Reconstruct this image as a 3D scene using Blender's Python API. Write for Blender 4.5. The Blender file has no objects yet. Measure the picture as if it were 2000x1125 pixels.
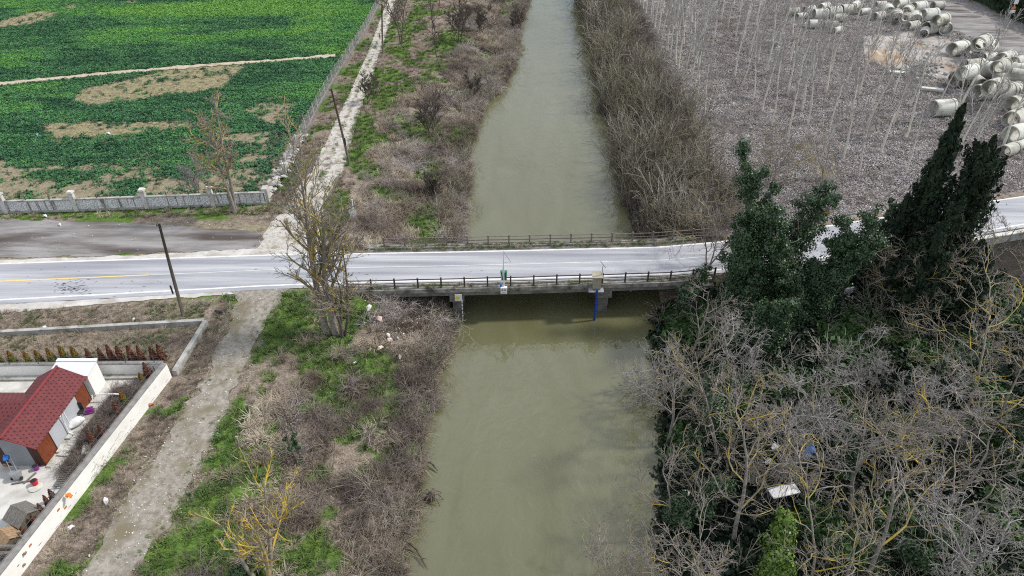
import bpy, math, random
import numpy as np
from mathutils import Vector, Matrix

# ------------------------------------------------------------------ camera, sky, sun, exposure
H, TH, F = 36.0, math.radians(36.0), 1350.0
scene = bpy.context.scene
COL = scene.collection
cam_d = bpy.data.cameras.new("camera")
cam_d.sensor_width = 36.0
cam_d.lens = F / 2000.0 * 36.0
cam_d.clip_start, cam_d.clip_end = 0.5, 3000.0
cam = bpy.data.objects.new("camera", cam_d)
COL.objects.link(cam)
cam.location = (0, 0, H)
cam.rotation_euler = (math.radians(90) - TH, 0, 0)
scene.camera = cam

SUN_EL, SUN_AZ = math.radians(47), math.radians(76)      # azimuth clockwise from +Y
world = bpy.data.worlds.new("World")
scene.world = world
world.use_nodes = True
wn = world.node_tree.nodes
wl = world.node_tree.links
sky = wn.new("ShaderNodeTexSky")
sky.sky_type = 'NISHITA'
sky.sun_disc = False
sky.sun_elevation = SUN_EL
sky.sun_rotation = SUN_AZ
sky.air_density, sky.dust_density, sky.ozone_density = 1.2, 1.5, 1.0
bgn = wn["Background"]
# a thin broken veil of white cloud over the blue
wtc = wn.new("ShaderNodeTexCoord")
wnz = wn.new("ShaderNodeTexNoise")
wnz.inputs["Scale"].default_value, wnz.inputs["Detail"].default_value = 2.2, 5
wl.new(wtc.outputs["Generated"], wnz.inputs["Vector"])
wrp = wn.new("ShaderNodeMapRange")
wrp.inputs[1].default_value, wrp.inputs[2].default_value = 0.30, 0.62
wrp.inputs[3].default_value, wrp.inputs[4].default_value = 0.05, 0.80
wl.new(wnz.outputs["Fac"], wrp.inputs[0])
wmx = wn.new("ShaderNodeMixRGB")
wmx.inputs[2].default_value = (13.5, 14.2, 15.4, 1)
wl.new(wrp.outputs[0], wmx.inputs[0])
wl.new(sky.outputs[0], wmx.inputs[1])
wl.new(wmx.outputs[0], bgn.inputs[0])
bgn.inputs[1].default_value = 0.12

sun_d = bpy.data.lights.new("sun", 'SUN')
sun_d.energy, sun_d.angle, sun_d.color = 4.5, math.radians(5), (1.0, 0.965, 0.91)
sun = bpy.data.objects.new("sun", sun_d)
COL.objects.link(sun)
sdir = Vector((math.sin(SUN_AZ) * math.cos(SUN_EL), math.cos(SUN_AZ) * math.cos(SUN_EL), math.sin(SUN_EL)))
sun.rotation_euler = sdir.to_track_quat('Z', 'Y').to_euler()
sun.location = (40, 10, 60)

vs = scene.view_settings
vs.view_transform, vs.look, vs.gamma, vs.exposure = 'Standard', 'None', 1.0, -0.31
vs.use_curve_mapping = False
scene.render.engine = 'CYCLES'
scene.cycles.max_bounces = 5
scene.cycles.sample_clamp_indirect = 2.0
scene.cycles.sample_clamp_direct = 6.0
scene.cycles.caustics_reflective = False
scene.cycles.caustics_refractive = False
scene.cycles.diffuse_bounces = 2
scene.cycles.glossy_bounces = 2
scene.cycles.transparent_max_bounces = 4
scene.cycles.use_denoising = False
scene.cycles.filter_width = 1.1
scene.cycles.pixel_filter_type = 'BLACKMAN_HARRIS'
scene.render.film_transparent = False

rnd = random.Random(7)
RG = np.random.default_rng(11)


def P(px, py, z=0.0):
    """ground point at height z seen at a place of the 2000x1125 photograph (camera at 36 m)"""
    u, v = (px - 1000) / F, (py - 562.5) / F
    d = (u, math.cos(TH) - v * math.sin(TH), -math.sin(TH) - v * math.cos(TH))
    t = (z - H) / d[2]
    return d[0] * t, d[1] * t


# ------------------------------------------------------------------ numeric noise
_lat = RG.random((256, 256))


def vnoise(x, y):
    xi, yi = np.floor(x).astype(int), np.floor(y).astype(int)
    fx, fy = x - xi, y - yi
    fx, fy = fx * fx * (3 - 2 * fx), fy * fy * (3 - 2 * fy)
    a, b = _lat[xi & 255, yi & 255], _lat[(xi + 1) & 255, yi & 255]
    c, d = _lat[xi & 255, (yi + 1) & 255], _lat[(xi + 1) & 255, (yi + 1) & 255]
    return (a * (1 - fx) + b * fx) * (1 - fy) + (c * (1 - fx) + d * fx) * fy


def fbm(x, y, s=1.0, o=4, off=0.0):
    r, a, t = 0.0, 1.0, 0.0
    for i in range(o):
        r = r + a * vnoise(x * s + 17.3 * i + off, y * s + 9.1 * i + off * 1.7)
        t += a
        a *= 0.55
        s *= 2.03
    return r / t


def sstep(a, b, x):
    t = np.clip((x - a) / (b - a), 0, 1)
    return t * t * (3 - 2 * t)


# ------------------------------------------------------------------ terrain functions
WZ = -3.2
_Lp = np.array([P(*p, WZ) for p in [(790, 1125), (795, 1060), (815, 1000), (820, 930), (825, 860), (845, 800), (858, 740), (880, 680), (900, 600), (905, 560), (908, 440), (915, 370), (918, 300), (930, 250), (950, 200), (985, 180), (1005, 130), (1018, 60), (1035, 0)]])
_Rp = np.array([P(*p, WZ) for p in [(1296, 1125), (1300, 1000), (1304, 850), (1292, 760), (1282, 680), (1290, 560), (1240, 460), (1215, 400), (1200, 340), (1195, 260), (1170, 200), (1162, 130), (1145, 60), (1125, 0)]])


def Ledge(y):
    return np.interp(y, _Lp[:, 1], _Lp[:, 0]) + 0.5 * (fbm(y * 0 + 3.3, y, 0.55, 3) - 0.5) * 1.6


def Redge(y):
    return np.interp(y, _Rp[:, 1], _Rp[:, 0]) + 0.5 * (fbm(y * 0 + 8.3, y, 0.5, 3) - 0.5) * 1.6


_rf = np.array([(-600, 20), (-120, 49.0), (-47.8, 53.5), (-21.9, 55.0), (-10, 55.3), (0, 55.7), (14, 56.3), (20, 57.2), (27, 59.0), (36, 61.4), (55.4, 66.5), (110, 84), (600, 240)])
_rn = np.array([(-600, 12), (-120, 40.5), (-43.5, 47.2), (-20.4, 49.5), (-14.5, 49.85), (0, 50.45), (13.9, 51.2), (24, 52.6), (33, 54.8), (51, 59.7), (110, 77), (600, 232)])


def Rfar(x):
    return np.interp(x, _rf[:, 0], _rf[:, 1])


def Rnear(x):
    return np.interp(x, _rn[:, 0], _rn[:, 1])


def height(x, y):
    x = np.asarray(x, float)
    y = np.asarray(y, float)
    L, R = Ledge(y), Redge(y)
    dl, dr = L - x, x - R
    n = fbm(x, y, 0.35, 4) - 0.5
    n2 = fbm(x, y, 1.3, 3, 5.0) - 0.5
    zl = np.interp(dl, [-9, -1.5, 0, 0.5, 1.6, 4, 8, 12, 15], [-5.5, -4.2, -3.25, -2.75, -2.3, -1.75, -0.95, -0.35, -0.2])
    bump = sstep(0.2, 2.5, dl) * (1 - sstep(10, 14, dl))
    zl = zl + bump * (n * 0.9 + n2 * 0.25)
    zn = np.interp(dr, [-9, -1.5, 0, 1.0, 3, 6, 10], [-5.5, -4.2, -3.25, -2.2, -1.2, -0.7, -0.5])
    zs = np.interp(dr, [-9, -1.5, 0, 1.2, 4, 9, 30], [-5.5, -4.2, -3.25, -2.5, -1.8, -1.4, -1.2])
    north = sstep(53, 60, y - (Rfar(x) - 55.5))
    zr = zs * (1 - north) + zn * north
    zr = zr + sstep(0.3, 2.5, dr) * n * 0.35
    z = np.where(dl > dr, zl, zr)
    z = np.where((dl < 0) & (dr < 0), np.minimum(zl, zr), z)
    # embankment that carries the road, but not under the bridge
    yn, yf = Rnear(x), Rfar(x)
    off = np.maximum(np.maximum(yn - y, y - yf), 0)
    k = (1 - sstep(0.9, 3.2, off)) * np.maximum(1 - sstep(-14.2, -12.4, x), sstep(16.2, 18.0, x))
    z = z * (1 - k) + (-0.06) * k
    return z


def in_poly(x, y, poly):
    x, y = np.asarray(x), np.asarray(y)
    r = np.zeros(x.shape, bool)
    j = len(poly) - 1
    for i in range(len(poly)):
        xi, yi = poly[i]
        xj, yj = poly[j]
        c = ((yi > y) != (yj > y)) & (x < (xj - xi) * (y - yi) / (yj - yi + 1e-9) + xi)
        r ^= c
        j = i
    return r


def pix(l, z=-0.2):
    return [P(a, b, z) for a, b in l]


DRY = [pix(l) for l in [
    [(135, 195), (165, 172), (240, 158), (340, 132), (420, 124), (490, 128), (455, 152), (440, 172), (380, 182), (330, 185), (250, 200), (180, 206)],
    [(75, 250), (110, 240), (250, 238), (375, 235), (378, 250), (300, 258), (220, 265), (110, 270)],
    [(-60, 60), (20, 36), (80, 20), (110, 24), (105, 38), (40, 52)],
    [(230, 3), (270, 2), (260, 10)], [(110, 14), (150, 10), (145, 20)]]]
THIN = [pix(l) for l in [[(-200, 325), (0, 312), (160, 318), (330, 326), (520, 330), (520, 380), (300, 385), (120, 392), (-200, 400)], [(470, 215), (540, 180), (590, 200), (530, 250)], [(420, 265), (530, 255), (520, 310), (420, 320)]]]
LIME = [pix(l) for l in [
    [(180, 22), (300, 8), (700, -6), (705, 12), (560, 30), (420, 38), (300, 50), (200, 38)],
    [(560, 40), (660, 20), (650, 50), (580, 70)], [(-40, 205), (70, 200), (90, 215), (-40, 225)], [(30, 168), (130, 160), (120, 172), (30, 178)]]]


def masks(x, y):
    """weights of the kinds of ground: green grass, grey leaf litter, damp soil darkened for shade, pale dirt, crop"""
    wx = x + (fbm(x, y, 0.45, 3, 2.0) - 0.5) * 4.5
    wy = y + (fbm(x, y, 0.45, 3, 7.0) - 0.5) * 4.5
    L, R = Ledge(y), Redge(y)
    dl, dr = L - x, x - R
    n = fbm(x, y, 0.22, 4, 1.0)
    n2 = fbm(x, y, 0.6, 3, 4.0)
    field = (x < -27.2) & (y > 65.0 + (x + 26) * 0.06)
    dry = np.zeros(x.shape, bool)
    fx, fy = x + (wx - x) * .28, y + (wy - y) * .28
    for p in DRY:
        dry |= in_poly(fx, fy, p)
    crop = np.where(field, np.where(dry, 0.015, 1.0), 0.0)
    crop = crop * (1 - sstep(-29.2, -27.2, x))
    crop = np.where(dry & (n2 > 0.70), 0.4, crop)
    for p in THIN:
        q = in_poly(fx, fy, p)
        crop = np.where(q & field, np.minimum(crop, .05 + .55 * sstep(.46, .62, fbm(x, y * 2.2, .28, 4, 14.0))), crop)
    brown = field & (y < 84) & (n > 0.50)
    crop = np.where(brown, crop * 0.45, crop)
    lime = np.zeros(x.shape, bool)
    for p in LIME:
        lime |= in_poly(fx, fy, p)
    left = (dl > 0.3) & ~field
    g = sstep(0.50, 0.60, n * 0.6 + n2 * 0.4)
    g = np.where(left, g, 0)
    # stronger green along the tracks and on named patches
    south = y < Rnear(x) - 0.5
    tr = np.where(south, 1.2 * np.exp(-((x - np.interp(y, [22, 33, 48], [-20.2, -19.4, -19.2]) + 1.5 * (n - .5)) / 1.25) ** 2), np.exp(-((x + 18.6) / 1.6) ** 2))
    tr = np.where(left, tr * sstep(0.30, 0.55, n2), 0)
    g = np.maximum(g, tr)
    for (px, py, rx, ry) in [(560, 625, 2.0, 3.4), (722, 705, 2.4, 1.7), (838, 770, .9, 2.2), (620, 690, 1.2, 1.2), (735, 815, .9, 1.1), (395, 1060, 2.6, 2.0), (350, 1090, 2.0, 1.4), (420, 975, 1.2, 1.5),
                             (590, 1090, 0.8, 1.3), (840, 330, 1.6, 5.0), (830, 250, 2.2, 5.0), (880, 90, 3.0, 8.0), (900, 250, 1.8, 4.0), (760, 385, 2.4, 2.0), (700, 250, 1.8, 3.0), (480, 405, 3.0, 1.0), (410, 425, 2.5, .9), (830, 410, 1.2, 1.8)]:
        cx, cy = P(px, py, -1.0 if px > 560 else -0.3)
        e = ((wx * 0.3 + x * 0.7 - cx) / rx) ** 2 + ((wy * 0.3 + y * 0.7 - cy) / ry) ** 2
        g = np.maximum(g, np.exp(-e) * 1.15 * (left))
    g = np.where(south & (x < -24.5) & (y > 38), g * 0.35 + 0.1, g)
    g = np.where(south & (x < -27.6) & (y < 38.2), 0, g)
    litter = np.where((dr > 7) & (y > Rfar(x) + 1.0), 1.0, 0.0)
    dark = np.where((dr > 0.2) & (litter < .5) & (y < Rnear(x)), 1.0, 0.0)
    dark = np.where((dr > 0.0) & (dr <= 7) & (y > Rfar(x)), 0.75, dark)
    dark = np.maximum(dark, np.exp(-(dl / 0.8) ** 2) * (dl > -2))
    gp = sstep(0.58, 0.66, fbm(x, y, 0.5, 3, 12.0))
    g = np.where(litter > .5, gp * 0.6 * (fbm(x, y, 1.6, 2, 3.0) > .5), g)
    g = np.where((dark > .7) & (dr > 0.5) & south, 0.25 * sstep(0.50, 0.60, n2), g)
    cx, cy = P(1700, 610, -1.2)
    g = np.maximum(g, 1.1 * np.exp(-((x - cx) / 2.4) ** 2 - ((y - cy) / 3.5) ** 2))
    cx, cy = P(1840, 690, -1.2)
    g = np.maximum(g, 1.0 * np.exp(-((x - cx) / 3.4) ** 2 - ((y - cy) / 3.0) ** 2))
    dirt = np.where(field, np.where(dry, 1.0, 0.5 * (crop < .6)), 0.0)
    dirt = np.where(left & (x < -21) & (np.abs(y - (Rfar(x) + Rnear(x)) / 2) < 9) & (y > Rfar(x)), 0.5, dirt)
    return np.clip(g, 0, 1), litter, np.clip(dark, 0, 1), dirt, crop, lime.astype(float)


# ------------------------------------------------------------------ materials
MAT = {}


def mat(name, c1, c2=None, scale=6.0, rough=0.85, bump=0.0, bscale=None, c3=None, s3=1.0, lo=0.35, hi=0.65, spec=0.3, metal=0.0, stretch=None):
    m = bpy.data.materials.new(name)
    m.use_nodes = True
    N, L = m.node_tree.nodes, m.node_tree.links
    b = N["Principled BSDF"]
    b.inputs["Roughness"].default_value = rough
    b.inputs["Specular IOR Level"].default_value = spec
    b.inputs["Metallic"].default_value = metal
    geo = N.new("ShaderNodeNewGeometry")
    pos = geo.outputs["Position"]
    if stretch:
        mp = N.new("ShaderNodeMapping")
        mp.inputs["Scale"].default_value = stretch
        L.new(pos, mp.inputs[0])
        pos = mp.outputs[0]
    c2 = c2 or tuple(v * 0.7 for v in c1)
    nz = N.new("ShaderNodeTexNoise")
    nz.inputs["Scale"].default_value = scale
    nz.inputs["Detail"].default_value = 6
    nz.inputs["Roughness"].default_value = 0.65
    L.new(pos, nz.inputs["Vector"])
    rp = N.new("ShaderNodeValToRGB")
    rp.color_ramp.elements[0].position, rp.color_ramp.elements[1].position = lo, hi
    rp.color_ramp.elements[0].color, rp.color_ramp.elements[1].color = (*c1, 1), (*c2, 1)
    L.new(nz.outputs["Fac"], rp.inputs[0])
    out = rp.outputs[0]
    if c3:
        n3 = N.new("ShaderNodeTexNoise")
        n3.inputs["Scale"].default_value = s3
        n3.inputs["Detail"].default_value = 5
        L.new(pos, n3.inputs["Vector"])
        r3 = N.new("ShaderNodeValToRGB")
        r3.color_ramp.elements[0].position, r3.color_ramp.elements[1].position = 0.5, 0.66
        L.new(n3.outputs["Fac"], r3.inputs[0])
        mx = N.new("ShaderNodeMixRGB")
        L.new(r3.outputs[0], mx.inputs[0])
        L.new(out, mx.inputs[1])
        mx.inputs[2].default_value = (*c3, 1)
        out = mx.outputs[0]
    L.new(out, b.inputs["Base Color"])
    if bump:
        bn = N.new("ShaderNodeTexNoise")
        bn.inputs["Scale"].default_value = bscale or scale * 3
        bn.inputs["Detail"].default_value = 5
        L.new(pos, bn.inputs["Vector"])
        bp = N.new("ShaderNodeBump")
        bp.inputs["Strength"].default_value = bump
        bp.inputs["Distance"].default_value = 0.05
        L.new(bn.outputs["Fac"], bp.inputs["Height"])
        L.new(bp.outputs[0], b.inputs["Normal"])
    MAT[name] = m
    return m


def tint_mat(name, stops, rough=0.75, spec=0.25, trans=0.0):
    """colour picked along a ramp by the scattered piece's own 'tint' value"""
    m = bpy.data.materials.new(name)
    m.use_nodes = True
    N, L = m.node_tree.nodes, m.node_tree.links
    b = N["Principled BSDF"]
    b.inputs["Roughness"].default_value = rough
    b.inputs["Specular IOR Level"].default_value = spec
    at = N.new("ShaderNodeAttribute")
    at.attribute_type = 'INSTANCER'
    at.attribute_name = "tint"
    rp = N.new("ShaderNodeValToRGB")
    els = rp.color_ramp.elements
    while len(els) < len(stops):
        els.new(0.5)
    for e, (p, c) in zip(els, stops):
        e.position, e.color = p, (*c, 1)
    L.new(at.outputs["Fac"], rp.inputs[0])
    L.new(rp.outputs[0], b.inputs["Base Color"])
    MAT[name] = m
    return m


def bark_mat(name, base, base2, lichen=(0.56, 0.38, 0.035)):
    m = mat(name, base, base2, 5.0, 0.9, 0.3, 30)
    N, L = m.node_tree.nodes, m.node_tree.links
    b = N["Principled BSDF"]
    src = b.inputs["Base Color"].links[0].from_socket
    at = N.new("ShaderNodeAttribute")
    at.attribute_name = "lich"
    nz = N.new("ShaderNodeTexNoise")
    nz.inputs["Scale"].default_value = 4.5
    nz.inputs["Detail"].default_value = 6
    geo = N.new("ShaderNodeNewGeometry")
    L.new(geo.outputs["Position"], nz.inputs["Vector"])
    ad = N.new("ShaderNodeMath")
    ad.operation = 'ADD'
    L.new(at.outputs["Fac"], ad.inputs[0])
    L.new(nz.outputs["Fac"], ad.inputs[1])
    rp = N.new("ShaderNodeMapRange")
    rp.inputs[1].default_value, rp.inputs[2].default_value = 0.93, 1.15
    L.new(ad.outputs[0], rp.inputs[0])
    mx = N.new("ShaderNodeMixRGB")
    L.new(rp.outputs[0], mx.inputs[0])
    L.new(src, mx.inputs[1])
    n5 = N.new("ShaderNodeTexNoise")
    n5.inputs["Scale"].default_value = 1.1
    L.new(geo.outputs["Position"], n5.inputs["Vector"])
    r5 = N.new("ShaderNodeValToRGB")
    r5.color_ramp.elements[0].position, r5.color_ramp.elements[1].position = .42, .60
    r5.color_ramp.elements[0].color, r5.color_ramp.elements[1].color = (0.27, 0.255, 0.08, 1), (*lichen, 1)
    L.new(n5.outputs["Fac"], r5.inputs[0])
    L.new(r5.outputs[0], mx.inputs[2])
    L.new(mx.outputs[0], b.inputs["Base Color"])
    return m


bark_mat("bark", (0.32, 0.285, 0.255), (0.15, 0.132, 0.115))
bark_mat("bark_pale", (0.39, 0.365, 0.345), (0.18, 0.167, 0.155))
bark_mat("bark_dark", (0.15, 0.125, 0.105), (0.07, 0.058, 0.05))
mat("poplar_bark", (0.70, 0.67, 0.59), (0.46, 0.44, 0.37), 3.0, 0.85)
mat("poplar_twig", (0.42, 0.395, 0.375), (0.25, 0.235, 0.22), 3.0, 0.85)
mat("ivy", (0.022, 0.050, 0.020), (0.068, 0.125, 0.046), 2.6, 0.45, spec=0.5, lo=.4, hi=.68)
mat("ivy_bright", (0.05, 0.11, 0.018), (0.17, 0.26, 0.035), 2.6, 0.45, spec=0.5, lo=.38, hi=.62)
mat("cypress_green", (0.012, 0.022, 0.013), (0.045, 0.068, 0.033), 2.2, 0.8, spec=0.2, lo=.42, hi=.7)
mat("thuja_green", (0.055, 0.085, 0.016), (0.10, 0.11, 0.02), 5.0, 0.8)
mat("thuja_tip", (0.30, 0.13, 0.02), (0.20, 0.10, 0.02), 7.0, 0.8)
mat("thuja_brown", (0.16, 0.062, 0.038), (0.09, 0.042, 0.030), 7.0, 0.85)
mat("asphalt", (0.45, 0.45, 0.47), (0.245, 0.25, 0.275), 0.9, 0.8, 0.15, 40, c3=(0.23, 0.235, 0.265), s3=0.7, stretch=(0.05, 1.0, 1), lo=.36, hi=.66)
mat("line_white", (0.72, 0.71, 0.68), (0.55, 0.54, 0.52), 1.5, 0.7)
mat("line_yellow", (0.72, 0.55, 0.16), (0.60, 0.47, 0.20), 1.5, 0.7)
mat("tar", (0.075, 0.075, 0.10), (0.16, 0.16, 0.19), 3, 0.6)
mat("shoulder", (0.56, 0.54, 0.51), (0.42, 0.40, 0.37), 0.8, 0.95, 0.3, 14, c3=(0.36, 0.33, 0.29), s3=0.5)
mat("layby", (0.285, 0.27, 0.268), (0.15, 0.138, 0.13), 1.0, 0.95, 0.4, 12, c3=(0.075, 0.062, 0.055), s3=0.55, stretch=(0.16, 0.9, 1), lo=.36, hi=.62)
mat("gravel_white", (0.52, 0.495, 0.45), (0.35, 0.325, 0.285), 2.6, 0.95, 0.5, 16, c3=(0.27, 0.24, 0.18), s3=0.7)
mat("gravel_grey", (0.33, 0.305, 0.265), (0.18, 0.158, 0.126), 3.0, 0.95, 0.6, 16, c3=(0.175, 0.15, 0.10), s3=0.45)
mat("path_dirt", (0.50, 0.43, 0.33), (0.34, 0.29, 0.21), 1.2, 0.95)
mat("concrete", (0.42, 0.41, 0.385), (0.30, 0.29, 0.265), 1.5, 0.9, 0.2, 12, c3=(0.20, 0.19, 0.16), s3=1.2)
mat("kerb_weathered", (0.34, 0.33, 0.30), (0.16, 0.15, 0.13), 1.6, 0.9, 0.3, 12, c3=(0.07, 0.065, 0.05), s3=0.9)
mat("concrete_dark", (0.21, 0.20, 0.185), (0.10, 0.095, 0.085), 1.5, 0.9, 0.3, 12)
mat("pipe_stained", (0.54, 0.535, 0.48), (0.36, 0.355, 0.30), 0.8, 0.9, 0.2, 12, c3=(0.17, 0.165, 0.13), s3=0.55)
mat("concrete_pale", (0.62, 0.615, 0.56), (0.50, 0.50, 0.45), 0.9, 0.85, 0.15, 12, c3=(0.36, 0.36, 0.30), s3=0.7)
mat("yard_concrete", (0.60, 0.58, 0.545), (0.46, 0.445, 0.41), 0.7, 0.9, 0.15, 10, c3=(0.33, 0.31, 0.27), s3=0.5)
mat("white_paint", (0.84, 0.83, 0.79), (0.76, 0.745, 0.70), 0.9, 0.8, 0.1, 9, c3=(0.74, 0.72, 0.67), s3=0.8)
mat("white_dirty", (0.62, 0.61, 0.58), (0.48, 0.47, 0.44), 1.4, 0.85, 0.15, 9, c3=(0.33, 0.32, 0.29), s3=1.3)
mat("coping", (0.27, 0.26, 0.245), (0.17, 0.16, 0.15), 2.5, 0.9, 0.2, 10)
mat("rail_brown", (0.085, 0.06, 0.045), (0.05, 0.036, 0.03), 3, 0.7)
mat("rail_grey", (0.22, 0.185, 0.165), (0.13, 0.105, 0.09), 3, 0.7)
mat("white_metal", (0.78, 0.78, 0.77), (0.66, 0.66, 0.65), 2, 0.45)
mat("galvanised", (0.42, 0.43, 0.44), (0.30, 0.31, 0.32), 3, 0.45, metal=0.4)
mat("green_metal", (0.0, 0.17, 0.10), (0.0, 0.11, 0.07), 2, 0.45)
mat("beige_metal", (0.36, 0.33, 0.25), (0.25, 0.23, 0.17), 2, 0.6)
mat("blue_pipe", (0.015, 0.055, 0.30), (0.012, 0.04, 0.18), 3, 0.4)
mat("blue_plastic", (0.02, 0.22, 0.72), (0.02, 0.16, 0.55), 3, 0.4)
mat("red_plastic", (0.62, 0.02, 0.035), (0.48, 0.015, 0.03), 3, 0.35)
mat("purple_plastic", (0.26, 0.03, 0.26), (0.18, 0.02, 0.18), 3, 0.4)
mat("orange_cloth", (0.75, 0.24, 0.03), (0.62, 0.12, 0.03), 12, 0.8)
mat("black_plastic", (0.02, 0.02, 0.022), (0.035, 0.035, 0.036), 3, 0.5)
mat("fur_black", (0.012, 0.011, 0.011), (0.025, 0.022, 0.02), 20, 0.6)
mat("yellow_paint", (0.70, 0.55, 0.03), (0.6, 0.45, 0.04), 4, 0.6)
mat("pole_wood", (0.125, 0.105, 0.085), (0.065, 0.055, 0.045), 4, 0.85, stretch=(4, 4, .4))
mat("old_wood", (0.21, 0.165, 0.115), (0.10, 0.08, 0.06), 3, 0.85, 0.2, 20, stretch=(1, 5, 5))
mat("grey_wood", (0.20, 0.185, 0.165), (0.10, 0.092, 0.082), 3, 0.85, 0.2, 20, stretch=(5, 1, 5))
mat("tan_wood", (0.38, 0.26, 0.15), (0.22, 0.14, 0.08), 3, 0.8, stretch=(1, 5, 5))
mat("red_wood", (0.22, 0.055, 0.02), (0.12, 0.03, 0.012), 3.5, 0.55, stretch=(4, 4, .7))
mat("dark_wood", (0.07, 0.028, 0.02), (0.04, 0.018, 0.014), 4, 0.6)
mat("panel_grey", (0.44, 0.455, 0.48), (0.39, 0.405, 0.43), 0.8, 0.6)
mat("panel_shaded", (0.28, 0.29, 0.31), (0.24, 0.25, 0.27), 0.8, 0.6)  # wall panel grey darkened, the gable's shade is in the colour
mat("roof_sheet", (0.66, 0.67, 0.70), (0.58, 0.59, 0.62), 1, 0.45)
mat("ridge_red", (0.22, 0.035, 0.04), (0.17, 0.03, 0.035), 3, 0.7)
mat("soil", (0.20, 0.165, 0.13), (0.12, 0.095, 0.07), 2, 0.95, 0.4, 12)
mat("stone", (0.50, 0.48, 0.45), (0.33, 0.315, 0.29), 2.5, 0.9, 0.3, 12)
mat("stone_dark", (0.25, 0.24, 0.225), (0.14, 0.13, 0.12), 2.5, 0.9, 0.3, 12)
mat("marble", (0.66, 0.66, 0.65), (0.50, 0.50, 0.49), 3, 0.5)
mat("brick_orange", (0.48, 0.17, 0.06), (0.36, 0.13, 0.06), 8, 0.85)
mat("bag_white", (0.78, 0.77, 0.76), (0.62, 0.61, 0.60), 6, 0.5)
mat("bag_blue", (0.50, 0.62, 0.74), (0.42, 0.55, 0.68), 6, 0.5)
mat("bag_pink", (0.70, 0.50, 0.48), (0.55, 0.42, 0.40), 6, 0.5)
mat("dust", (0.42, 0.40, 0.38), (0.26, 0.24, 0.225), 0.7, 0.95, 0.5, 10, c3=(0.30, 0.22, 0.15), s3=0.25)
mat("orange_soil", (0.44, 0.40, 0.34), (0.30, 0.185, 0.095), 0.5, 0.95)
mat("wire", (0.10, 0.10, 0.10), (0.06, 0.06, 0.06), 3, 0.6)
mat("mesh_wire", (0.30, 0.30, 0.31), (0.22, 0.22, 0.23), 3, 0.6)
mat("driftwood", (0.13, 0.105, 0.085), (0.06, 0.05, 0.04), 4, 0.8)
mat("hedge_green", (0.010, 0.025, 0.010), (0.03, 0.055, 0.02), 1.5, 0.7)
tint_mat("grass_blade", [(0.0, (0.036, 0.078, 0.030)), (0.45, (0.085, 0.148, 0.038)), (0.8, (0.145, 0.20, 0.052)), (1.0, (0.24, 0.235, 0.10))])
tint_mat("dry_blade", [(0.0, (0.13, 0.10, 0.078)), (0.5, (0.30, 0.245, 0.185)), (1.0, (0.50, 0.43, 0.33))])
tint_mat("cane", [(0.0, (0.085, 0.064, 0.056)), (0.5, (0.22, 0.18, 0.158)), (1.0, (0.46, 0.415, 0.385))])
tint_mat("shoot", [(0.0, (0.10, 0.085, 0.065)), (0.5, (0.235, 0.215, 0.15)), (1.0, (0.42, 0.395, 0.35))])
tint_mat("crop_leaf", [(0.0, (0.022, 0.075, 0.036)), (0.3, (0.058, 0.160, 0.068)), (0.6, (0.085, 0.225, 0.065)), (0.85, (0.105, 0.27, 0.055)), (1.0, (0.14, 0.31, 0.06))])
tint_mat("litter_leaf", [(0.0, (0.11, 0.09, 0.083)), (0.45, (0.275, 0.245, 0.235)), (0.8, (0.41, 0.38, 0.37)), (1.0, (0.64, 0.62, 0.61))])
tint_mat("ground_ivy", [(0.0, (0.006, 0.013, 0.007)), (0.6, (0.014, 0.032, 0.012)), (1.0, (0.05, 0.10, 0.028))], rough=0.5)  # leaf colours deepened to carry the shade of the wood floor
tint_mat("pebble", [(0.0, (0.25, 0.23, 0.21)), (0.5, (0.50, 0.48, 0.45)), (1.0, (0.80, 0.79, 0.77))])


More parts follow.
